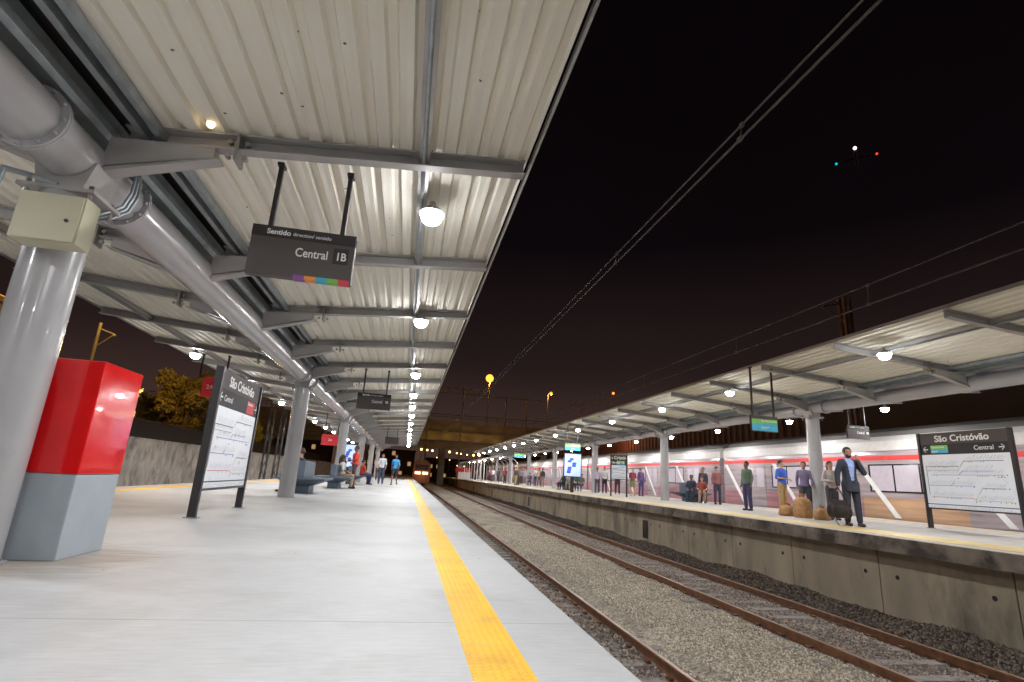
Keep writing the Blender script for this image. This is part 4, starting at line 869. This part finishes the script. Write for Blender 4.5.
# ------------------------------------------------------------------ trees
def tree(loc,h,rad,n,label,seed,leafs=.16):
    rd=random.Random(seed); e_=empty('tree',loc); tag(e_,label,'tree'); m=MB(); m.tube((0,0,0),(.1,0,h*.45),.22,.14,n=10)
    cl=[]
    for i in range(26):
        a=rd.uniform(0,2*PI); rr=rad*rd.uniform(.15,.8); z=h*rd.uniform(.5,.95); c=Vector((math.cos(a)*rr,math.sin(a)*rr,z)); cl.append((c,rad*rd.uniform(.14,.34))); m.tube((.1,0,h*rd.uniform(.3,.45)),c,.07,.02,n=6)
    m.build('trunk','trunk',e_); V=[];F=[]
    for i in range(n):
        c,r=rd.choice(cl); d=Vector((rd.gauss(0,1),rd.gauss(0,1),rd.gauss(0,1))).normalized()*r*rd.random()**.45; p_=c+d; p_.z=p_.z if p_.z>h*.35 else h*.4
        u=Vector((rd.gauss(0,1),rd.gauss(0,1),rd.gauss(0,1))).normalized(); w=u.orthogonal().normalized(); s=leafs*rd.uniform(.6,1.3); k=len(V)
        V+=[p_-u*s,p_+w*s*.45,p_+u*s,p_-w*s*.45]; F.append((k,k+1,k+2,k+3))
    m=MB(); m.v=[tuple(v) for v in V]; m.f=F; m.sm=[False]*len(F); m.mi=[0]*len(F)
    me=bpy.data.meshes.new('crown'); me.from_pydata(m.v,[],m.f); me.materials.append(M['leaf']); o=bpy.data.objects.new('crown',me); COL.objects.link(o); o.parent=e_; return e_
tree((-17.7,45,-1.6),9.2,2.35,8000,'leafy tree lit orange beyond the wall behind the left map board',3)
tree((-22.5,50,-1.6),7.6,2.6,5000,'dim tree left of the orange lit one',5)
tree((-20.5,75,-1.6),8.0,3.0,5000,'yellow lit tree seen between the second and third columns',8)
tree((-30,62,-1.6),9,3.4,4000,'dark tree further back on the left',9)
light('sodium_wash',(-17,70,6),900,(1,.6,.1),.3)
# ------------------------------------------------------------------ right background: rusty cladding, dark shed
sh=empty('shed',(26,0,0)); tag(sh,'long dark shed with ribbed rusty cladding behind the train','building')
MB().box(0,8,4,96,-1.7,6.1).build('wall','darkbld',sh)
m=MB()
for yv in frange(30,96,.8): m.box(-.09,-.002,yv,yv+.38,3.4,6.0)
m.build('cladding','rustfence',sh); MB().box(-.3,8.3,3.8,96.2,6.1,6.25).build('roof','darkbld',sh)
light('yard_glow',(23.5,60,6.5),300,(1,.4,.2),.4)
# arched shelter beyond the far canopy
ar=empty('arched_shelter',(10,0,0)); tag(ar,'row of slim white arched frames beyond the end of the far canopy','shelter')
for i in range(12):
    yv=70+i*3.4; m=MB(); m.tube((0,yv,ZR),(0,yv,ZR+2.6),.05,n=8); m.path([(.0,yv,ZR+2.6)]+[(2.2-2.2*math.cos(t),yv,ZR+2.6+.75*math.sin(t)) for t in (.35,.75,1.2,1.57,2.0,2.5,3.14)],.05,8); m.tube((4.4,yv,ZR),(4.4,yv,ZR+2.6),.05,n=8)
    m.build('arch','white',ar)
for i in range(6):
    lampobj((12.2,71+i*7,ZR+3.15),120,'small lamp under the arched shelter at the far platform end','lamps of the arched shelter')
# red booth at far platform end
rb=empty('kiosk',(10.1,97,ZR)); tag(rb,'small red kiosk at the far end of the far platform','kiosk')
MB().box(-1.2,1.2,-1,1,0,1.2).build('body','white',rb); MB().box(-1.4,1.4,-1.2,1.2,1.22,1.9).build('awning','redemit',rb)
# ------------------------------------------------------------------ aircraft high in the sky
ac=empty('airplane',(315,300,255)); tag(ac,'airplane high in the black sky showing teal, white and red lights','airplane')
d_=Vector((315,300,255)).normalized()
ac.rotation_euler=Vector((-d_.x,-d_.y,0)).to_track_quat('Y','Z').to_euler()
m=MB(); m.tube((0,-11,0),(0,9,0),1.3,1.3,n=14); m.tube((0,9,0),(0,13,0),1.3,.3,n=14); m.tube((0,-11,0),(0,-16,.8),1.3,.3,n=14); m.build('fuselage','steel',ac)
for s in (-1,1):
    m=MB(); m.hexa([(s*1,-2.5,-.3),(s*13,-4.5,.3),(s*13,-3.0,.3),(s*1,2.5,-.3),(s*1,-2.5,0),(s*13,-4.5,.5),(s*13,-3.0,.5),(s*1,2.5,0)]); m.build('wing','steel',ac)
MB().hexa([(-.15,-15.5,1),(.15,-15.5,1),(.15,-12,1),(-.15,-12,1),(-.1,-16.5,5.5),(.1,-16.5,5.5),(.1,-15,5.5),(-.1,-15,5.5)]).build('tail_fin','steel',ac)
MB().ball((13.2,-3.5,.4),.9,10,8).build('wing_light','tealem',ac); MB().ball((-13.2,-3.5,.4),.9,10,8).build('wing_light','redem',ac)
m=MB(); m.ball((0,13,0),1.2,10,8); m.build('landing_light','whiteem',ac)
